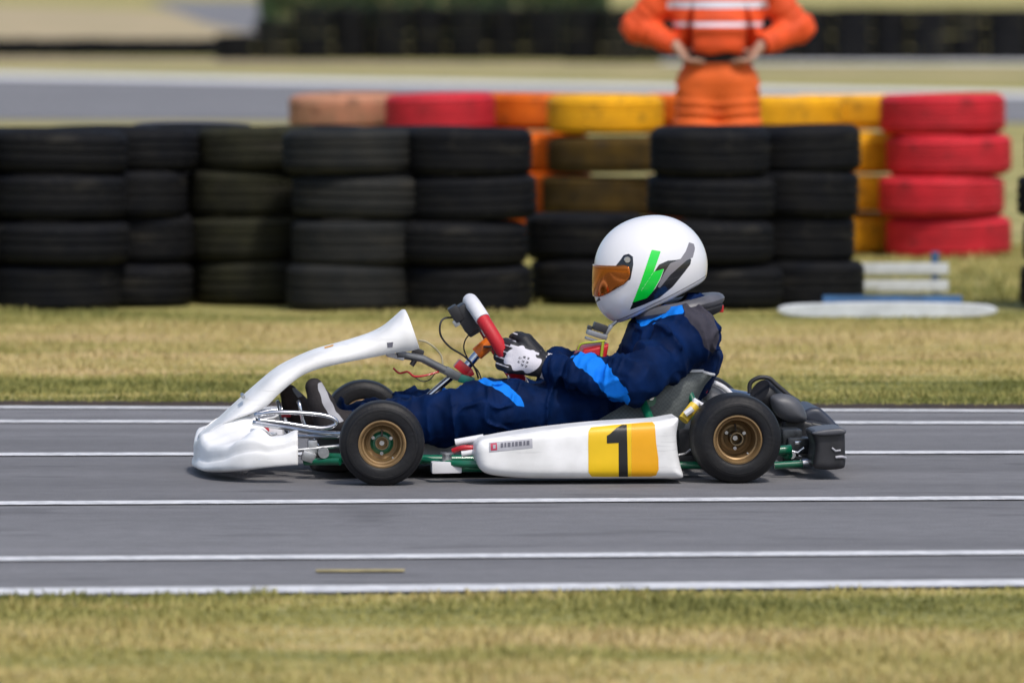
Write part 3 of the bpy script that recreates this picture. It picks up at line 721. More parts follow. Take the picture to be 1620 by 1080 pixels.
# gloves
M_glove = mat('black_glove', (.014, .014, .018), .6, nscale=60, namp=.3, bump=.3)
masked(M_glove, [('whitep', (.66, .64, .70)), ('mark', (.03, .03, .04))])
def mk_glove(side):
    a = hand_params(side); wr, F = npv(a[0]), npv(a[1]); N0 = np.cross(F, npv(a[2])); N0 /= np.linalg.norm(N0); N0 *= np.sign(N0@npv(a[3])); Tt = np.cross(N0, F); Tt *= np.sign(Tt@npv(a[2]))
    f = lambda p: smin(d_hand(side)(p)-.0035, cone(p, wr-F*.035, wr+F*.01, .036, .031), .012)
    def local(p): q = p-wr; return q@F, q@Tt, q@N0
    def wp(p):
        x, y, z = local(p); e = .033-np.sqrt(((x-.055)*.60)**2+((y-.004)*.92)**2)+.004*np.sin(x*160+y*90)
        st = np.minimum(.0035-np.abs(y-.034), np.minimum(x-.01, .10-x)); cuff = np.minimum(.009-np.abs(x+.022), .1)
        fl = np.minimum(.0016-np.abs(((y+.1) % .02)-.01+.0), np.minimum(x-.085, .13-x))
        return np.maximum.reduce([np.where(z > .004, e, -.01), st, cuff, fl])
    def mk(p):
        x, y, z = local(p); r = -.01*np.ones(len(p))
        for i, (cx, cy) in enumerate(((.038, .012), (.038, 0), (.038, -.012), (.050, .012), (.050, 0), (.050, -.012), (.062, .006), (.062, -.006))):
            r = np.maximum(r, .0042-np.maximum(np.abs(x-cx), np.abs(y-cy)*1.1))
        r = np.minimum(r, .0022-np.abs(((x*1.7+y) % .007)-.0035))
        return np.where(z > .01, r, -.01)
    o = nets_obj('glove', f, wr-.13-np.array([.06, 0, 0]), wr+.13, .003, M_glove, dr, {'whitep': wp, 'mark': mk}); return o
mk_glove(-1); mk_glove(1)
# boots, toes up on the pedals
M_boot = mat('boot_suede', (.020, .016, .017), .8, nscale=30, namp=.3, bump=.4, bscale=200)
M_boot2 = mat('far_boot_suede', (.045, .032, .028), .8, nscale=30, namp=.3, bump=.4, bscale=200)
masked(M_boot, [('lace', (.40, .40, .43))]); masked(M_boot2, [('lace', (.25, .25, .26))])
def mk_boot(heel, toe, ank, y, m, lace):
    h, t, a = K(*heel, y), K(*toe, y), K(*ank, y)
    f = lambda p: smin(smin(cone(p, h, (h+t)/2, .034, .036), cone(p, (h+t)/2, t, .036, .027), .02), cone(p, h, a, .036, .044), .03)
    ls = side_mask(lace, y, None, .003)
    nets_obj('boot', f, npv(h)-.28, npv(h)+.28, .005, m, dr, {'lace': ls})
mk_boot((520, 668), (497, 612), (552, 672), -.13, M_boot, [(502, 606), (512, 604), (520, 628), (530, 648), (543, 664), (534, 667), (520, 655), (508, 634)])
mk_boot((478, 662), (457, 622), (510, 666), .12, M_boot2, [(462, 612), (470, 613), (478, 626), (470, 628)])
# chest protector seen between arm and chin
M_red = mat('red_vinyl', (.55, .012, .018), .4, nscale=10, namp=.15); M_hiv = mat('yellow_trim', (.40, .45, .03), .5)
b = MB(); b.pillow([(v.x, v.z) for v in [K(918, 548, .02), K(958, 541, .02), K(954, 566, .02), K(910, 566, .02)]], -.10, .12, .012); o = b.build('chest_protector', M_red, dr)
b = MB()
b.tube(cr([K(914, 553, -.10), K(920, 544, -.104), K(940, 541, -.105), K(957, 539, -.10)], 5), .0035); b.tube([K(954, 541, -.107), K(951, 566, -.107)], .0045); b.build('trim', M_hiv, o)

# ---- helmet
M_hel = mat('white_helmet_gel', (.80, .80, .82), .22, coat=.6, nscale=3, namp=.015)
masked(M_hel, [('dark', (.010, .011, .014)), ('greyp', (.22, .21, .23)), ('green', (.003, .70, .05))])
Z3 = lambda x, y: (880+x/4.91, 320+y/4.91)
HY = 0
def d_hel(p):
    d = ell(p, K(1037, 420, 0), (.157, .130, .152)); d = smin(d, ell(p, K(1005, 430, 0), (.122, .122, .135), .15), .05)
    d = smin(d, ell(p, K(988, 468, 0), (.084, .085, .082)), .045)
    a, c = K(966, 518, 0), K(1119, 441, 0); n_ = Vector((a.z-c.z, 0, c.x-a.x)).normalized()
    if n_.z > 0: n_ = -n_
    d = smax(d, (p-npv(a))@npv(n_), .012)
    return smax(d, -ell(p, npv((a+c)/2)+np.array([0, 0, .0]), (.105, .085, .07), .48), .006)
HL = [Z3(735, 365), Z3(806, 378), Z3(772, 470), Z3(748, 535), Z3(830, 512), Z3(795, 600), Z3(745, 690), Z3(700, 742), Z3(592, 778), Z3(640, 640), Z3(690, 490)]
DKP = [Z3(1000, 430), Z3(1050, 440), Z3(1042, 480), Z3(990, 545), Z3(900, 655), Z3(800, 740), Z3(680, 795), Z3(572, 838), Z3(600, 765), Z3(700, 740), Z3(760, 670), Z3(800, 600), Z3(830, 515), Z3(750, 540), Z3(790, 480), Z3(860, 450), Z3(930, 445)]
GRP = [Z3(1035, 312), Z3(1075, 325), Z3(1084, 360), Z3(1062, 430), Z3(1010, 450), Z3(950, 500), Z3(880, 560), Z3(800, 660), Z3(780, 655), Z3(830, 545), Z3(880, 470), Z3(960, 440), Z3(1005, 380)]
sm_ = lambda P: side_mask(P, -.10)
lh, hh_ = npv(K(1030, 430, 0))-.2, npv(K(1030, 430, 0))+.2
VP = kpoly([Z3(230, 492), Z3(380, 492), Z3(470, 490), Z3(520, 482), Z3(560, 500), Z3(566, 560), Z3(552, 600), Z3(520, 634), Z3(470, 664), Z3(400, 712), Z3(345, 738), Z3(230, 750)], -.09)
def trimline(p):
    a, c = K(966, 518, 0), K(1119, 441, 0); n_ = Vector((a.z-c.z, 0, c.x-a.x)).normalized()
    if n_.z > 0: n_ = -n_
    e = (p-npv(a))@npv(n_); return .0016-np.abs(e+.013)
hel = nets_obj('helmet', d_hel, lh, hh_, .0036, M_hel, dr, {'dark': lambda p: np.maximum(sm_(DKP)(p), np.maximum(sm_([Z3(715, 500), Z3(726, 503), Z3(600, 790), Z3(588, 786)])(p), side_mask([Z3(455, 500), Z3(500, 440), Z3(520, 408), Z3(560, 398), Z3(590, 420), Z3(592, 480), Z3(570, 600), Z3(540, 610)], -.1)(p), .003-poly2(p[:, 0], p[:, 2], VP))), 'green': lambda p: np.minimum(sm_(HL)(p), -sm_([Z3(748, 535), Z3(751, 534), Z3(652, 690), Z3(649, 689)])(p)), 'greyp': lambda p: np.maximum(sm_(GRP)(p), trimline(p))})
M_vis = mat('amber_visor', (.50, .13, .008), .10, metal=.8, coat=.5)
nets_obj('visor', lambda p: smax(smax(d_hel(p)-.0045, poly2(p[:, 0], p[:, 2], VP), .002), -(d_hel(p)+.012), .001), lh, hh_, .0034, M_vis, hel, proj=3)
M_dgrey = mat('dark_plastic', (.030, .030, .034), .4, nscale=30, namp=.2)
M_steel = mat('steel', (.55, .56, .58), .28, metal=1, nscale=40, namp=.1)
for s in (-1, 1):
    b = MB(); c = K(*Z3(548, 445), -.11 if s < 0 else .11); c.y = s*.118
    b.lathe([(0, s*.014), (.0085, s*.014), (.0095, s*.010), (.0105, -s*.01)], c, 'Y', 24); b.build('visor_pivot', M_steel, hel)
b = MB(); b.tube(cr([K(*Z3(345, 745), -.045), K(*Z3(322, 770), 0), K(*Z3(345, 745), .045)], 6), .006); b.build('chin_vent', M_dgrey, hel)
# chin strap gadget: black box on a steel bracket
b = MB(); rot = Matrix.Rotation(R(18), 3, 'Y')
b.box(K(949, 518, -.05), (.042, .05, .024), rot, .004); b.box(K(933, 518, -.05), (.014, .03, .012), rot, .003); cb = b.build('chin_camera', M_dgrey, hel)
b = MB(); b.box(K(944, 529, -.05), (.062, .055, .016), rot, .003); b.box(K(962, 522, -.05), (.010, .04, .034), Matrix.Rotation(R(35), 3, 'Y'), .002)
b.box(K(936, 537, -.05), (.040, .045, .008), rot, .002); b.tube([K(976, 508, -.055), K(964, 518, -.052), K(958, 528, -.05)], .005)
b.build('bracket', mat('grey_bracket', (.30, .31, .33), .4, metal=.6), cb)
# neck collar: a foam ring round the neck, tilted, rising behind the helmet
M_collar = mat('collar_vinyl', (.10, .10, .115), .42, nscale=20, namp=.2); M_cdark = mat('collar_foam', (.014, .014, .018), .75, nscale=50, namp=.2)
cc = K(1075, 485, 0); A_ = (K(1146, 474, 0)-K(1000, 506, 0)).normalized(); Bn = Vector((0, 1, 0)); Cn = A_.cross(Bn)
def ring(ra, rb, rr, off, sqz=.6):
    rows = []
    for i in range(49):
        t = 2*math.pi*i/48; c = cc+A_*math.cos(t)*ra+Bn*math.sin(t)*rb+Cn*off; o_ = (A_*math.cos(t)*rb+Bn*math.sin(t)*ra).normalized()
        rows.append([c+o_*math.cos(q)*rr+Cn*math.sin(q)*rr*sqz for q in [2*math.pi*k/14 for k in range(15)]])
    return rows
if Cn.z < 0: Cn = -Cn
b = MB(); b.grid(ring(.105, .115, .034, .0)); o = b.build('neck_collar', M_collar, dr)
b = MB(); b.grid(ring(.095, .105, .036, -.022)); b.build('collar_padding', M_cdark, o)
b = MB(); b.box(K(1139, 488, -.03), (.020, .03, .022), None, .003); b.build('buckle', M_red, o)
# ================================================================== the kart
kt = empty('go_kart', (0, 0, 0), YAW)
tag(kt, 'white-bodied racing kart with green frame and a yellow number 1 panel on its side pod', 'go-kart')
M_body = mat('white_bodywork', (.86, .86, .86), .45, coat=.05, nscale=9, dirt=(.76, .76, .75), spec=.4)
overlay(M_body, 6, (1.2, 1, 14), .60, .72, (.30, .30, .30), .28); overlay(M_body, 3.5, (1, 1, 1), .5, .8, (.62, .60, .55), .25)
M_kt = mat('kart_tyre', (.006, .0065, .009), .5, nscale=14, dirt=(.013, .0125, .013), bump=.3, bscale=90, spec=.30)
M_gold = mat('bronze_magnesium', (.29, .185, .085), .40, metal=.45, nscale=18, namp=.2)
M_hub = mat('dull_bronze', (.20, .15, .085), .45, metal=.7, nscale=30, namp=.3)
M_green = mat('green_frame_paint', (.003, .13, .065), .3, coat=.5, nscale=12, namp=.15)
M_chrome = mat('chrome', (.62, .63, .66), .16, metal=1, nscale=30, namp=.06)
M_alu = mat('cast_aluminium', (.50, .51, .52), .42, metal=.9, nscale=40, namp=.2)
M_blk = mat('black_plastic', (.022, .022, .026), .45, nscale=20, namp=.3)
M_dnavy = mat('blue_black_plastic', (.030, .036, .055), .4, nscale=12, namp=.2)
M_greyp = mat('grey_airbox_plastic', (.085, .088, .10), .42, nscale=12, namp=.2)
M_ytape = mat('yellow_panel', (.88, .56, .008), .4, nscale=8, namp=.06); M_otape = mat('orange_yellow_panel', (.90, .42, .006), .4, nscale=8, namp=.06)
M_ink = mat('black_ink', (.012, .012, .012), .4); M_sil = mat('silver_sticker', (.42, .42, .46), .4, nscale=30, namp=.1); M_dk = mat('grey_ink', (.12, .12, .15), .5); M_rdk = mat('red_ink', (.45, .03, .08), .5)
M_red2 = mat('red_paint', (.50, .008, .02), .35, coat=.3, nscale=14, namp=.15); M_or = mat('orange_paint', (.80, .17, .01), .4, nscale=14, namp=.15)
M_wgrip = mat('white_grip', (.74, .74, .77), .5, nscale=14, namp=.08); M_rgrip = mat('red_grip', (.55, .012, .022), .5, nscale=14, namp=.15, bump=.3, bscale=300)
M_seat = mat('woven_carbon', (.155, .17, .165), .5, nscale=20, namp=.15)
nn = M_seat.node_tree; wv = n_add(nn, 'ShaderNodeTexChecker'); wv.inputs['Scale'].default_value = 150; tc_ = n_add(nn, 'ShaderNodeTexCoord'); nn.links.new(tc_.outputs['Object'], wv.inputs['Vector'])
mm = n_add(nn, 'ShaderNodeMix', data_type='RGBA', blend_type='MULTIPLY'); mm.inputs['Factor'].default_value = .35; pb = nn.nodes['Principled BSDF']; nn.links.new(pb.inputs['Base Color'].links[0].from_socket, mm.inputs['A']); nn.links.new(wv.outputs['Color'], mm.inputs['B']); nn.links.new(mm.outputs['Result'], pb.inputs['Base Color'])

def tri_refine(P, res):
    V = [Vector((a, b, 0)) for a, b in P]; T = [tuple(V[i].xy for i in t) for t in tessellate_polygon([V])]; out = []
    while T:
        a, b, c = T.pop(); L = [(a-b).length, (b-c).length, (c-a).length]; k = L.index(max(L))
        if L[k] < res: out.append((a, b, c)); continue
        if k == 0: m = (a+b)/2; T += [(a, m, c), (m, b, c)]
        elif k == 1: m = (b+c)/2; T += [(a, b, m), (a, m, c)]
        else: m = (c+a)/2; T += [(a, b, m), (m, b, c)]
    return out
from mathutils.bvhtree import BVHTree
def bvh_of(o):
    me = o.data; return BVHTree.FromPolygons([v.co[:] for v in me.vertices], [p.vertices[:] for p in me.polygons])
def decal(name, P, bvh, m, parent, off=.0012, res=5):
    """thin sticker pressed on to a surface of the kart"""
    idx = {}; V = []; F = []
    for t in tri_refine(P, res):
        f = []
        for q in t:
            k = (round(q.x, 3), round(q.y, 3))
            if k not in idx:
                d = (KI.to_3x3() @ ray(q.x, q.y)).normalized(); h, n_, _, _ = bvh.ray_cast(CL, d)
                if h is None: idx[k] = None
                else:
                    if n_.dot(d) > 0: n_ = -n_
                    idx[k] = len(V); V.append(h+n_*off)
            f.append(idx[k])
        if None not in f and len(set(f)) == 3: F.append(f)
    b = MB(); b.add(V, F); o = b.build(name, m, parent, True, 0); return o

# ---- wheels
def tyre_ring(ro, w, ri):
    h = w/2; P = [(ri, -h*.78), (ri+.004, -h*.95), (ri+.018, -h), (ri+.036, -h*.99), (ro-.018, -h*.93), (ro-.006, -h*.82), (ro-.0015, -h*.6), (ro, 0), (ro-.0015, h*.6), (ro-.006, h*.82), (ro-.018, h*.93), (ri+.036, h*.99), (ri+.018, h), (ri+.004, h*.95), (ri, h*.78)]
    return [(v.x, v.y) for v in cr([(a, b, 0) for a, b in P], 3)]
def wheel(c, ro, w, ri, name='wheel', steer=0):
    """hub mesh with tyre and rim as its parts; near side is -Y"""
    h = w/2; s = -1 if c.y < 0 else 1      # outer side
    o_ = h*.62 if ro > .13 else h*.30
    b = MB(); b.lathe([(0, -s*h*.3), (.0155, -s*h*.3), (.0165, s*o_), (.0195, s*o_), (.021, s*h*.0), (.026, -s*h*.02), (.033, -s*h*.05), (.035, -s*h*.5), (0, -s*h*.5)], (0, 0, 0), 'Y', 32)
    hub = b.build(name, M_hub, kt, True, 30); hub.location = c; hub.rotation_euler = (0, 0, steer)
    b = MB(); b.lathe(tyre_ring(ro, w, ri), (0, 0, 0), 'Y', 96); b.lathe([(ri+.0295, s*h*.995), (ri+.0305, s*(h*1.0+.0015)), (ri+.032, s*(h*.985))], (0, 0, 0), 'Y', 96); b.build('tyre', M_kt, hub, True, 0)
    b = MB(); prof = [(ri+.003, s*h*.86), (ri+.0045, s*h*.90), (ri-.002, s*h*.92), (ri-.006, s*h*.86), (ri-.010, s*h*.62), (ri-.014, s*h*.60), (ri-.018, s*h*.15), (ri-.022, -s*h*.05), (.040, -s*h*.10), (.030, -s*h*.08), (.0, -s*h*.08)]
    b.lathe(prof, (0, 0, 0), 'Y', 64); b.lathe([(ri-.004, -s*h*.9), (ri-.002, -s*h*.93), (ri+.004, -s*h*.88), (ri-.010, -s*h*.7), (ri-.022, -s*h*.05)], (0, 0, 0), 'Y', 64)
    b.build('rim', M_gold, hub, True, 30)
    b = MB()
    for k in range(3):
        q = 2*math.pi*k/3+.5; b.lathe([(0, s*(h*.02+.010)), (.0055, s*(h*.02+.010)), (.0055, -s*h*.1)], (.030*math.cos(q), 0, .030*math.sin(q)), 'Y', 6)
    b.lathe([(0, s*h*.12), (.0075, s*h*.12), (.0085, -s*h*.1)], (0, 0, 0), 'Y', 8); b.build('wheel_nuts', M_chrome, hub, True, 30)
    if ro < .13:
        b = MB(); b.lathe([(.0165, s*h*.12), (.026, s*h*.10), (.030, s*h*.02), (.034, -s*h*.04)], (0, 0, 0), 'Y', 32); b.build('hub_spacer', M_green, hub)
    # valve and a lead strip of balance weights on the rim bed
    b = MB(); b.tube([(.0, s*h*.05, ri-.03), (0, s*h*.25, ri-.045)], .003, 8); b.box((ri*.6, s*h*.5, -ri*.72), (.03, .012, .004), Matrix.Rotation(R(40), 3, 'Y')); b.build('valve', M_alu, hub)
    return hub
cfn = K(606, 703, -.615); cff = K(575, 670, .50)
RF = .1255; RR = .1325
fn = Vector((cfn.x, -.550, RF+.001)); ff = Vector((K(577, 670, .45).x, .52, RF+.001))
wheel(fn, RF, .125, .068, steer=R(-2)); wheel(ff, RF, .125, .068, steer=R(-2))
rn = Vector((K(1168, 696, -.60).x, -.500, RR+.001)); rf = Vector((rn.x, .520, RR+.001))
wheel(rn, RR, .195, .070); wheel(rf, RR, .195, .070)

# ---- bodywork
def hood(secs, pw=.5, py=.8, n=20):
    """secs: (crest pixel, rim pixel, half width): rows running from near rim over the crest to the far rim"""
    rows = []
    for top, bot, w_ in secs:
        a = K(*top, 0); r_ = K(*bot, -w_); row = []
        for k in range(n+1):
            q = -math.pi/2+math.pi*k/n; c = max(0, math.cos(q))**pw; s = math.copysign(abs(math.sin(q))**py, q)
            row.append(Vector((r_.x+(a.x-r_.x)*c, w_*s, r_.z+(a.z-r_.z)*c)))
        rows.append(row)
    return rows
def resample(secs, m):
    A = cr([(t[0], t[1], w_) for t, b_, w_ in secs], m); B = cr([(b_[0], b_[1], 0) for t, b_, w_ in secs], m)
    return [((a.x, a.y), (b_.x, b_.y), a.z) for a, b_ in zip(A, B)]
FPN = [((313, 691), (346, 671), .11), ((343, 665), (388, 657.5), .165), ((374, 636), (419, 644), .17), ((405, 608.5), (437, 627), .165), ((437, 582), (455, 611), .158), ((469, 565), (476, 595), .15),
       ((500, 552), (502, 584), .145), ((532, 543), (532, 576.5), .14), ((563, 534), (563, 570), .135), ((588, 525), (593, 564.5), .132), ((607, 515), (615, 560), .13), ((623, 502), (634, 557), .13), ((635, 491), (650, 555), .13), ((640.5, 489.5), (664, 551), .125)]
b = MB(); b.grid(hood(resample(FPN, 4), .45, .85)); fp = b.build('front_panel', M_body, kt, True, 0, solid=.004)
bv_fp = bvh_of(fp)
decal('sticker', [(612, 542), (622, 541), (621, 549), (613, 550)], bv_fp, M_dk, fp, res=4)
decal('sticker', [(513, 549.0), (528, 545.0), (527, 547.6), (514, 551.5)], bv_fp, M_otape, fp, res=4)
b = MB(); b.tube([K(383, 624, -.1), K(385, 628, -.15)], .006); b.build('fastener', M_alu, fp)

# nose cone: plan curve from near end round the front to the far end
x0 = K(304, 730, 0).x; x1 = K(483, 700, -.5).x
def ztop(x):
    pts = [(0, .080), (.05, .088), (.145, .108), (.26, .138), (.40, .168), (.48, .188), (.60, .160), (.70, .139), (.80, .143), (.92, .158), (1, .163)]
    t = (x-x0)/(x1-x0)
    for (a, va), (b_, vb) in zip(pts, pts[1:]):
        if t <= b_: u = (t-a)/(b_-a); u = u*u*(3-2*u) if a > .45 else u; return va+(vb-va)*max(0, u)
    return pts[-1][1]
rows = []
P = lambda q_: (x0+(x1-x0)*(1-max(0, math.cos(q_))**.62), .49*math.sin(q_)**.85 if q_ > 0 else 0)
qs = np.linspace(0, math.pi/2*.992, 1500); pp = np.array([P(v) for v in qs]); al = np.concatenate([[0], np.cumsum(np.linalg.norm(np.diff(pp, axis=0), axis=1))]); qa = np.interp(np.linspace(0, al[-1], 71), al, qs)
rimz = [K(346, 671, -.11), K(388, 657.5, -.165)]
def zrim(x): a, b_ = rimz; return a.z+(b_.z-a.z)*(x-a.x)/(b_.x-a.x)
for i in range(-70, 71):
    q = qa[abs(i)]; sg = 1 if i >= 0 else -1
    X, Y = P(q); a_ = P(min(q+.02, 1.57)); c_ = P(max(q-.02, 0)); t = Vector((a_[0]-c_[0], a_[1]-c_[1])).normalized(); n_ = Vector((t.y, -t.x))     # inward: +x at the nose
    u = q/(math.pi/2); zt = 0; zb = .018+.040*max(0, u-.25)**1.3/.7; cz = .20+.34*u**1.5; ins = .095*(1-u)+.055*u+.13*math.sin(math.pi*min(1, u*1.25))**1.5; zt = ztop(X+n_.x*ins)
    prof = [(.55, 0), (.16, .015), (.03, .06), (0, .5*cz), (.04, .9*cz), (.05+.10*u, cz+.035), (.07+.11*u, .5*(1+cz)), (.28+.06*u, .68+.12*u), (.55, .81+.12*u), (.86, .985), (1.0, 1.0), (1.03, .99)]
    row = []
    for v in cr([(d_, z_, 0) for d_, z_ in prof], 3):
        row.append(Vector((X+n_.x*v.x*ins, sg*(Y+n_.y*v.x*ins), zb+(zt-zb)*v.y)))
    T = row.pop(); T = row[-1]; e = max(0, min(1, (K(404, 657, -.2).x-T.x)/.014))
    for w_ in (.3, .65, 1): row.append(T.lerp(Vector((T.x+.01, sg*min(abs(T.y), .160), zrim(T.x+.01)+.010)), w_*e)+Vector((.004*w_*(1-e), 0, -.004*w_*(1-e))))
    rows.append(row)
b = MB(); b.grid(rows); nc = b.build('nose_cone', M_body, kt, True, 0, solid=.004)

# side pods
PODL = [(753.8, 719), (755, 706), (763, 697), (785, 692.5), (810, 688), (867, 680), (932, 673), (990, 669), (1034, 666.5), (1062, 662), (1073, 661), (1074.5, 668), (1071.5, 688), (1073.5, 715), (1078, 738), (1082, 752), (1077, 757), (1040, 757.5), (952, 757.5), (880, 757.5), (839, 757), (800, 754.5), (772, 750), (759, 740)]
def pod(y0, y1):
    return plate('side_pod', PODL, -.60, y0, y1, .026, M_body, kt, .005, .008)
pn = pod(-.605, -.38); pf = pod(-.60, -.39); pf.data.transform(Matrix.Scale(-1, 4, (0, 1, 0))); pf.data.flip_normals()
bv = bvh_of(pn)
num = decal('number_panel', [(935, 676), (975, 672), (999, 670), (999, 753), (960, 753.5), (936, 753), (931, 747), (930.5, 700), (931, 682)], bv, M_ytape, pn)
decal('panel_edge', [(999.1, 670), (1020, 668.2), (1032, 667.6), (1036, 672), (1038, 700), (1041.5, 725), (1042, 742), (1038, 751), (1030, 753), (999.1, 753)], bv, M_otape, num)
decal('number', [(976, 676.5), (984, 672.5), (991.5, 672.3), (993.5, 753), (979, 753), (978.6, 700), (960, 701), (960, 689), (965, 686)], bv, M_ink, num, off=.0022)
st = decal('sticker', [(773, 700), (842, 693.5), (842.5, 708), (774, 715)], bv, M_sil, pn)
for xx, w_ in ((792, 4), (798, 3), (803, 4.5), (810, 3), (815, 4), (821, 4.5), (828, 3), (833, 4.5)):
    yy = 704.5-(xx-790)*.095; decal('sticker_lettering', [(xx, yy-3.2), (xx+w_, yy-3.6), (xx+w_, yy+3), (xx, yy+3.4)], bv, M_dk, st, off=.0022)
decal('sticker_mark', [(776, 701.5), (786, 700.5), (786.5, 711.5), (776.5, 712.5)], bv, M_rdk, st, off=.0022)
decal('sticker_mark', [(780, 704), (784, 703.6), (784, 709), (780, 709.5)], bv, M_sil, st, off=.003)

# ---- frame tubes
def ktube(name, pts, r, m, parent=kt, n=10, k=6):
    b = MB(); b.tube(cr([K(*p) if isinstance(p, tuple) and p[0] > 20 else Vector(p) for p in pts], k), r, n); return b.build(name, m, parent, True, 0)
b = MB()
for s in (-1, 1):
    b.tube(cr([(fn.x-.16, s*.28, .066), (fn.x-.04, s*.38, .07), (fn.x+.15, s*.33, .062), (fn.x+.5, s*.30, .06), (rn.x-.2, s*.30, .06), (rn.x-.02, s*.31, .07), (rn.x+.19, s*.30, .085)], 6), .0145)
    b.tube(cr([(fn.x+.13, s*.33, .062), (fn.x+.25, s*.50, .06), (rn.x-.32, s*.50, .06), (rn.x-.17, s*.33, .062)], 6), .0105)
for x in (fn.x-.15, fn.x+.1, -.1, .22, rn.x-.08, rn.x+.18): b.tube([(x, -.30, .068), (x, .30, .068)], .0145)
fr = b.build('chassis_frame', M_green, kt, True, 0)
for p_, q_, r_ in ((K(690, 740, -.47), K(762, 741, -.47), .010), (K(482, 730, -.30), K(538, 730, -.36), .011), (K(1072, 735.5, -.46), K(1112, 735.5, -.46), .011), (K(1225, 736, -.34), K(1270, 733, -.34), .011)):
    b = MB(); b.tube([p_, q_], r_); b.build('side_bar', M_green, kt)
b = MB(); b.box((fn.x+.17, 0, .048), (.66, .60, .005), None, .002); b.build('floor_tray', M_blk, kt)
b = MB(); b.tube([(rn.x, -.42, RR+.001), (rn.x, .42, RR+.001)], .020, 20); b.build('rear_axle', M_chrome, kt)
b = MB(); b.lathe([(.03, -.003), (.095, -.003), (.095, .003), (.03, .003)], (rn.x, -.24, RR), 'Y', 40); b.build('brake_disc', M_alu, kt)
b = MB(); b.lathe([(.03, -.003), (.085, -.003), (.085, .003), (.03, .003)], (rn.x, .24, RR), 'Y', 40); b.build('drive_sprocket', M_chrome, kt)
# steering knuckles and tie rods
for s, w_ in ((-1, fn), (1, ff)):
    b = MB(); b.tube([(w_.x, s*.37, .09), (w_.x-.008, s*.37, .165)], .013, 12); b.tube([(w_.x, s*.37, RF), (w_.x, s*.47, RF)], .010, 12); b.box((w_.x+.05, s*.37, .105), (.11, .02, .012), None, .003); b.box((w_.x-.05, s*.36, .12), (.10, .035, .05), None, .005); b.build('steering_knuckle', M_alu, kt)
    b = MB(); b.tube([(w_.x+.10, s*.37, .11), (fn.x+.06, s*.03, .10)], .006); b.build('tie_rod', M_chrome, kt)
# chrome hoops of the pedals and of the front bumper
ktube('bumper_hoop', [(402, 657, -.30), (440, 652, -.31), (500, 655, -.31), (528, 662, -.31), (530, 672, -.31), (505, 677, -.31), (450, 669, -.31), (408, 664, -.31)], .0065, M_chrome)
ktube('bumper_hoop', [(404, 655, .25), (440, 648, .27), (500, 650, .28), (526, 656, .28)], .006, M_chrome)
ktube('bumper_hoop', [(400, 668, -.22), (450, 676, -.24), (500, 684, -.28), (545, 686, -.33)], .0075, M_chrome)
ktube('steering_linkage', [(440, 691, -.18), (480, 690, -.22), (540, 691, -.28)], .006, M_chrome)
b = MB(); b.box(K(494, 706, -.28), (.030, .05, .040), None, .006); b.box(K(488, 722, -.30), (.040, .05, .030), Matrix.Rotation(.3, 3, 'Y'), .004); b.tube([K(470, 712, -.3), K(540, 705, -.30)], .006); b.lathe([(0, -.012), (.016, -.012), (.017, .012), (0, .012)], K(512, 716, -.33), 'Y', 16); b.build('bumper_clamp', M_alu, kt)
plate('dark_backing_panel', [(489, 690), (520, 684), (552, 690), (556, 742), (500, 744), (488, 730)], -.1, -.12, -.10, .006, M_blk, kt)  # added black plate that keeps the gap behind the tubes dark
b = MB(); b.box(K(434, 694, -.1), (.05, .12, .07), None, .012); b.box(K(462, 700, -.2), (.035, .04, .05), None, .008); b.build('brake_cylinder', M_wgrip, kt)
b = MB(); b.box(K(415, 684, -.15), (.04, .05, .03), None, .006); b.build('bumper_end', M_red2, kt)
b = MB(); b.box(K(452, 654, .08), (.03, .06, .02), None, .005); b.build('reservoir_cap', M_red2, kt)
for y, cx in ((-.14, 478), (.12, 445)):
    b = MB(); b.tube(cr([K(cx+25, 705, y-.03), K(cx+4, 672, y-.03), K(cx-4, 640, y-.03), K(cx-6, 636, y), K(cx-4, 640, y+.04), K(cx+4, 672, y+.04), K(cx+25, 705, y+.04)], 5), .006); b.build('pedal', M_chrome, kt)
b = MB(); b.box((fn.x+.16, 0, .115), (.22, .20, .12), None, .02); b.build('fuel_tank', M_wgrip, kt)
# white box, red and white pieces in front of the pod
b = MB(); b.box(K(706, 738.5, -.46), (.088, .06, .034), Matrix.Rotation(R(-1), 3, 'Y'), .004); bx_ = b.build('ballast_box', M_wgrip, kt)
b = MB(); b.tube([K(707, 731, -.46), K(707, 716, -.46)], .014, 14); b.lathe([(.009, -.013), (.020, -.013), (.020, -.007), (.009, -.007)], K(707, 716, -.46)+Vector((0, 0, .008)), 'Z', 16); b.build('clamp', M_alu, bx_)
b = MB(); b.tube(cr([K(716, 713, -.44), K(732, 708, -.45), K(752, 708, -.45), K(770, 706, -.45)], 5), [.008]*16, 10); b.tube([K(745, 712, -.43), K(770, 712, -.43)], .007); b.build('brake_line', M_red2, kt)
b = MB(); b.tube([K(730, 718, -.46), K(766, 713, -.46)], .009); b.tube([K(720, 700, -.42), K(765, 692, -.42)], .011); b.build('pod_support', M_wgrip, kt)
b = MB(); b.tube([K(728, 742, -.47), K(748, 735, -.47)], .004); b.tube([K(722, 733, -.44), K(760, 733, -.44)], .008); b.build('brake_rod', M_chrome, kt)

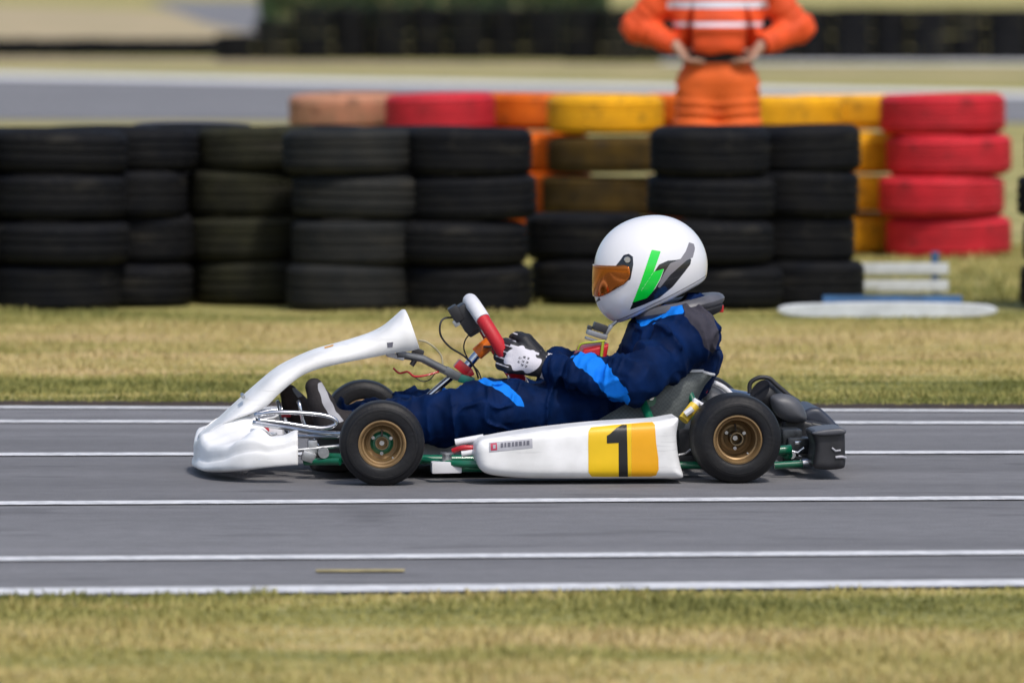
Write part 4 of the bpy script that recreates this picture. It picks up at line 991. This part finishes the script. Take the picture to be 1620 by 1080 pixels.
# ---- seat
SE = [((868, 742), (884, 700), .175), ((905, 735), (932, 672), .205), ((960, 735), (962, 655), .222), ((1020, 730), (998, 634), .225), ((1064, 700), (1030, 610), .222), ((1088, 655), (1060, 594), .21), ((1108, 615), (1084, 589), .185), ((1126, 590), (1112, 588), .16)]
b = MB(); b.grid(hood(resample(SE, 4), .55, .7, 24)); seat = b.build('seat', M_seat, kt, True, 0, solid=.006)
rim_ = [r[0] for r in hood(resample(SE, 4), .55, .7, 24)][16:]; last = hood(SE, .55, .7, 24)[-1]
b = MB(); b.tube([p+Vector((0, -.002, .003)) for p in rim_]+last+[Vector((p.x, -p.y+.002, p.z+.003)) for p in rim_[::-1]], .0045, 8); b.build('seat_edge', M_wgrip, seat)
b = MB(); b.tube(cr([K(1030, 668, -.31), K(1023, 650, -.28), K(1014, 630, -.25)], 5), .0135, 12); b.lathe([(0, -.016), (.020, -.016), (.020, .004), (0, .004)], K(1027, 632, -.245), 'Y', 16); b.build('seat_stay', M_green, kt)
b = MB(); b.lathe([(0, -.008), (.009, -.008), (.010, .008), (0, .008)], K(1030, 628, -.265), 'Y', 12); b.build('seat_bolt', M_chrome, seat)
b = MB(); b.tube(cr([K(1060, 740, -.31), K(1090, 700, -.28), K(1100, 650, -.20), K(1086, 612, -.17)], 6), .011); b.build('seat_stay', M_green, kt)
# yellow bottle strapped behind the seat, hose
b = MB(); b.tube([K(1081, 664, -.42), K(1099, 641, -.40)], .0165, 18); bt = b.build('overflow_bottle', mat('yellow_bottle', (.72, .50, .05), .4, nscale=20, namp=.15), kt)
b = MB(); b.tube([K(1099, 641, -.40), K(1103, 636, -.395)], .011, 14); b.tube([K(1097, 632, -.39), K(1113, 642, -.385)], .007); b.tube([K(1084, 655, -.437), K(1096, 646, -.437)], .0095, 8); b.build('bottle_cap', M_wgrip, bt)
ktube('breather_hose', [(1074, 719, -.5), (1084, 717, -.45), (1092, 711, -.40)], .003, M_wgrip)
b = MB(); b.box(K(1085, 705, -.30), (.05, .06, .10), None, .008); b.box(K(1092, 730, -.30), (.09, .08, .04), None, .006); b.build('brake_caliper', M_blk, kt)

# ---- steering
def rimpts(a0, a1, n): return [rim(R(a0+(a1-a0)*k/n)) for k in range(n+1)]
sp = MB(); sp.box(WC-WN*.012, (.06, .06, .006), None, .002)
for a in (90, 210, 330):
    d_ = rim(R(a))-WC; sp.tube([WC-WN*.008, WC-WN*.006+d_*.55, WC+d_*.97], [.011, .009, .008], 10)
sw = sp.build('steering_wheel', M_blk, kt)
for a0, a1, m, nm in ((-52, 52, M_wgrip, 'top_grip'), (52, 142, M_rgrip, 'side_grip'), (142, 218, M_wgrip, 'bottom_grip'), (218, 308, M_rgrip, 'side_grip')):
    b = MB(); b.tube(rimpts(a0, a1, 26), .0205 if m is M_rgrip else .0225, 18); b.build(nm, m, sw)
b = MB()
rotw = Matrix((WU, Vector((0, 1, 0)), WN)).transposed()
b.box(K(737, 503, 0), (.088, .10, .045), rotw, .008); b.box(K(721, 496, -.02), (.05, .07, .03), rotw, .006); b.box(K(749, 518, 0), (.04, .06, .05), rotw, .006); dsp = b.build('display', M_blk, sw)
b = MB(); b.box(K(722, 511, -.04), (.02, .02, .018), rotw, .003); b.box(K(765, 526, -.05), (.022, .03, .008), rotw, .002); b.build('display_bracket', M_alu, dsp)
b = MB(); b.tube([K(786, 534, 0), K(776, 541, 0)], [.03, .025], 20); b.tube([K(776, 541, 0), K(754, 560, 0)], .0205, 20); b.build('wheel_hub', M_or, sw)
b = MB(); b.tube([K(757, 558, 0), K(738, 580, 0)], .013, 16); b.tube([K(716, 594, 0), K(672, 632, 0), K(640, 662, 0)], .0105, 16); cl_ = b.build('steering_column', M_chrome, kt)
b = MB(); b.box(K(731, 581, 0), (.045, .05, .030), Matrix.Rotation(R(40), 3, 'Y'), .005); b.box(K(741, 590, 0), (.03, .045, .022), Matrix.Rotation(R(-25), 3, 'Y'), .004); b.build('column_clamp', M_red2, cl_)
b = MB(); b.tube([K(628, 560, -.07), K(668, 567, -.05), K(724, 596, -.02)], [.0115, .0115, .013], 14); b.tube([K(628, 560, .07), K(668, 567, .05), K(724, 596, .02)], .010, 12); b.box(K(716, 590, -.02), (.05, .05, .022), Matrix.Rotation(R(27), 3, 'Y'), .004); b.build('column_support', mat('grey_strut', (.17, .18, .19), .4, metal=.5, nscale=20, namp=.15), kt)
b = MB(); b.box(K(737, 600, -.02), (.05, .05, .025), Matrix.Rotation(R(15), 3, 'Y'), .006); b.build('column_bracket', mat('teal_bracket', (.01, .15, .12), .35, nscale=20, namp=.15), kt)
b = MB(); b.box(K(625, 563, -.05), (.055, .05, .014), Matrix.Rotation(R(14), 3, 'Y'), .005); b.build('panel_bracket', M_wgrip, kt)
b = MB(); b.box(K(661, 557, -.03), (.034, .04, .022), Matrix.Rotation(R(20), 3, 'Y'), .004); b.tube([K(656, 570, -.06), K(651, 578, -.06)], .008); b.build('panel_clamp', M_blk, kt)
ktube('data_cable', [(717, 502, -.03), (702, 504, -.04), (696, 515, -.05), (698, 532, -.05), (712, 549, -.04), (734, 563, -.03), (750, 580, -.03), (757, 598, -.03)], .003, M_blk)
ktube('data_cable', [(744, 527, .02), (736, 538, .03), (734, 552, .03), (742, 570, .03), (757, 588, .03), (762, 604, .02)], .0022, M_blk)
ktube('hose', [(662, 538, .04), (675, 541, .04), (690, 552, .03), (699, 565, .02), (700, 580, .01)], .003, mat('cream_hose', (.42, .38, .25), .6, nscale=10, namp=.1))
ktube('red_wire', [(622, 582, -.05), (632, 590, -.05), (645, 588, -.06), (655, 595, -.06), (672, 594, -.05), (694, 588, -.04)], .0032, M_red2)
ktube('black_wire', [(656, 596, -.03), (668, 603, -.03), (680, 600, -.03), (690, 588, -.02)], .0016, M_blk)

# ---- engine, airbox, rear bumper
b = MB(); ex = rn.x-.02
b.box((rn.x-.16, .30, .14), (.20, .20, .14), None, .02)
for k in range(7): b.box((rn.x-.19, .30, .225+k*.015), (.15-.004*k, .15, .006), None, .002)
b.lathe([(0, 0), (.05, 0), (.055, .1), (.05, .12), (0, .12)], (rn.x-.17, .30, .21), 'Z', 24)
eng = b.build('engine', M_alu, kt)
ktube('exhaust_pipe', [(rn.x-.10, .38, .24), (rn.x+.0, .42, .22), (rn.x+.10, .36, .20), (rn.x+.22, .2, .19)], .024, M_chrome, eng, 16)
plate('radiator_cowl', [(1112, 615), (1120, 603), (1135, 604), (1150, 616), (1158, 628), (1150, 640), (1118, 636)], 0, .0, .16, .03, mat('grey_cowl', (.36, .36, .38), .35, coat=.3, nscale=15, namp=.2), kt)
b = MB(); b.tube(cr([K(1108, 605, .0), K(1125, 604, -.01), (K(1145, 613, -.01)), K(1160, 627, -.01)], 5), .008, 10); b.build('cowl_trim', M_wgrip, kt)
b = MB(); b.lathe([(0, -.014), (.018, -.014), (.02, .004), (0, .004)], K(1110, 615, -.05), 'Y', 16); b.build('filler_cap', M_red2, kt)
# intake drum: black drum, its grey housing and a strap going down behind
ca, cb_ = K(1206, 622, .04), K(1248, 652, .10)
b = MB(); ax_ = (cb_-ca).normalized()
b.tube([ca-ax_*.012, ca, ca+ax_*.02, ca+(cb_-ca)*.45, cb_], [.040, .047, .048, .046, .050], 32); ab = b.build('intake_drum', M_blk, kt, True, 30)
plate('airbox_housing', [(1218, 628), (1236, 622), (1256, 628), (1269, 642), (1275, 662), (1262, 668), (1240, 664), (1224, 650)], 0, -.06, .14, .035, M_greyp, ab)
ktube('strap', [(1186, 622, .0), (1187, 606, .0), (1200, 597.5, .0), (1216, 598, .0), (1228, 608, .0), (1242, 620, .0), (1251, 628, .0)], .0068, M_blk, ab)
b = MB()
for (px, py, y, sx, sy, sz) in ((1250, 690, -.15, .06, .12, .05), (1262, 704, -.2, .07, .10, .05), (1245, 715, -.1, .05, .2, .06), (1280, 700, .1, .06, .2, .08)): b.box(K(px, py, y), (sx, sy, sz), None, .008)
b.tube([K(1254, 690, -.2), K(1257, 706, -.2)], .009); b.tube([K(1240, 722, -.25), K(1280, 728, -.28)], .008); b.tube([K(1246, 685, -.2), K(1276, 695, -.2)], .005); b.build('clutch_housing', mat('oily_metal', (.05, .055, .06), .35, metal=.6, nscale=40, namp=.4), kt)
b = MB(); b.lathe([(0, -.01), (.012, -.01), (.012, .01), (0, .01)], K(1252, 719, -.28), 'Y', 12); b.build('bolt', M_chrome, kt)
b = MB(); b.box(K(1262, 700, -.28), (.020, .02, .010), None, .003); b.build('bolt', M_chrome, kt)
b = MB(); b.tube([K(1266, 733, -.32), K(1286, 731, -.32)], .012, 14); b.build('tube_sleeve', M_chrome, kt)
b = MB(); b.tube([K(1240, 712, -.27), K(1262, 716, -.27), K(1272, 708, -.27)], .006); b.build('brake_pipe', M_chrome, kt)
b = MB(); b.tube([K(1284, 731, -.32), K(1291, 730, -.32)], .0115, 14); b.build('tube_plug', mat('blue_cap', (.02, .10, .45), .4), kt)
plate('dark_backing_box', [(1236, 664), (1262, 662), (1296, 672), (1304, 690), (1290, 712), (1250, 716), (1236, 700)], .05, .0, .26, .01, M_blk, kt)  # added black box that fills the gap below the airbox with dark
# rear bumper: moulded plastic across the back, with stepped ends
bar = plate('rear_bumper', [(1284, 684), (1300, 681), (1330, 679), (1337, 684), (1338, 712), (1338, 736), (1330, 742), (1300, 743), (1287, 736), (1290, 705)], -.46, -.46, -.28, .018, M_blk, kt)
plate('bumper_beam', [(1300, 690), (1315, 684), (1328, 690), (1332, 720), (1325, 738), (1305, 736), (1300, 712)], -.28, -.28, .42, .02, M_blk, bar, .008)
plate('bumper_shoulder', [(1268, 656), (1280, 646), (1296, 645), (1308, 654), (1322, 668), (1330, 678), (1318, 681), (1296, 674), (1276, 668)], .1, .10, .44, .016, M_dnavy, bar)
plate('bumper_shoulder', [(1276, 664), (1300, 668), (1326, 676), (1330, 684), (1300, 684), (1280, 676)], .1, .0, .30, .010, M_blk, bar)
plate('bumper_top', [(1283, 685), (1295, 680), (1318, 677), (1332, 677), (1338, 682), (1330, 686), (1300, 688)], -.45, -.478, -.27, .007, M_greyp, bar, .004)
b = MB(); b.tube(cr([K(1322, 723, -.463), K(1332, 722, -.463), K(1338, 724, -.455)], 4), .004, 8); b.tube([K(1316, 708, -.462), K(1322, 713, -.464), K(1330, 712, -.464)], .003, 8); b.build('bumper_ridge', M_sil, bar)
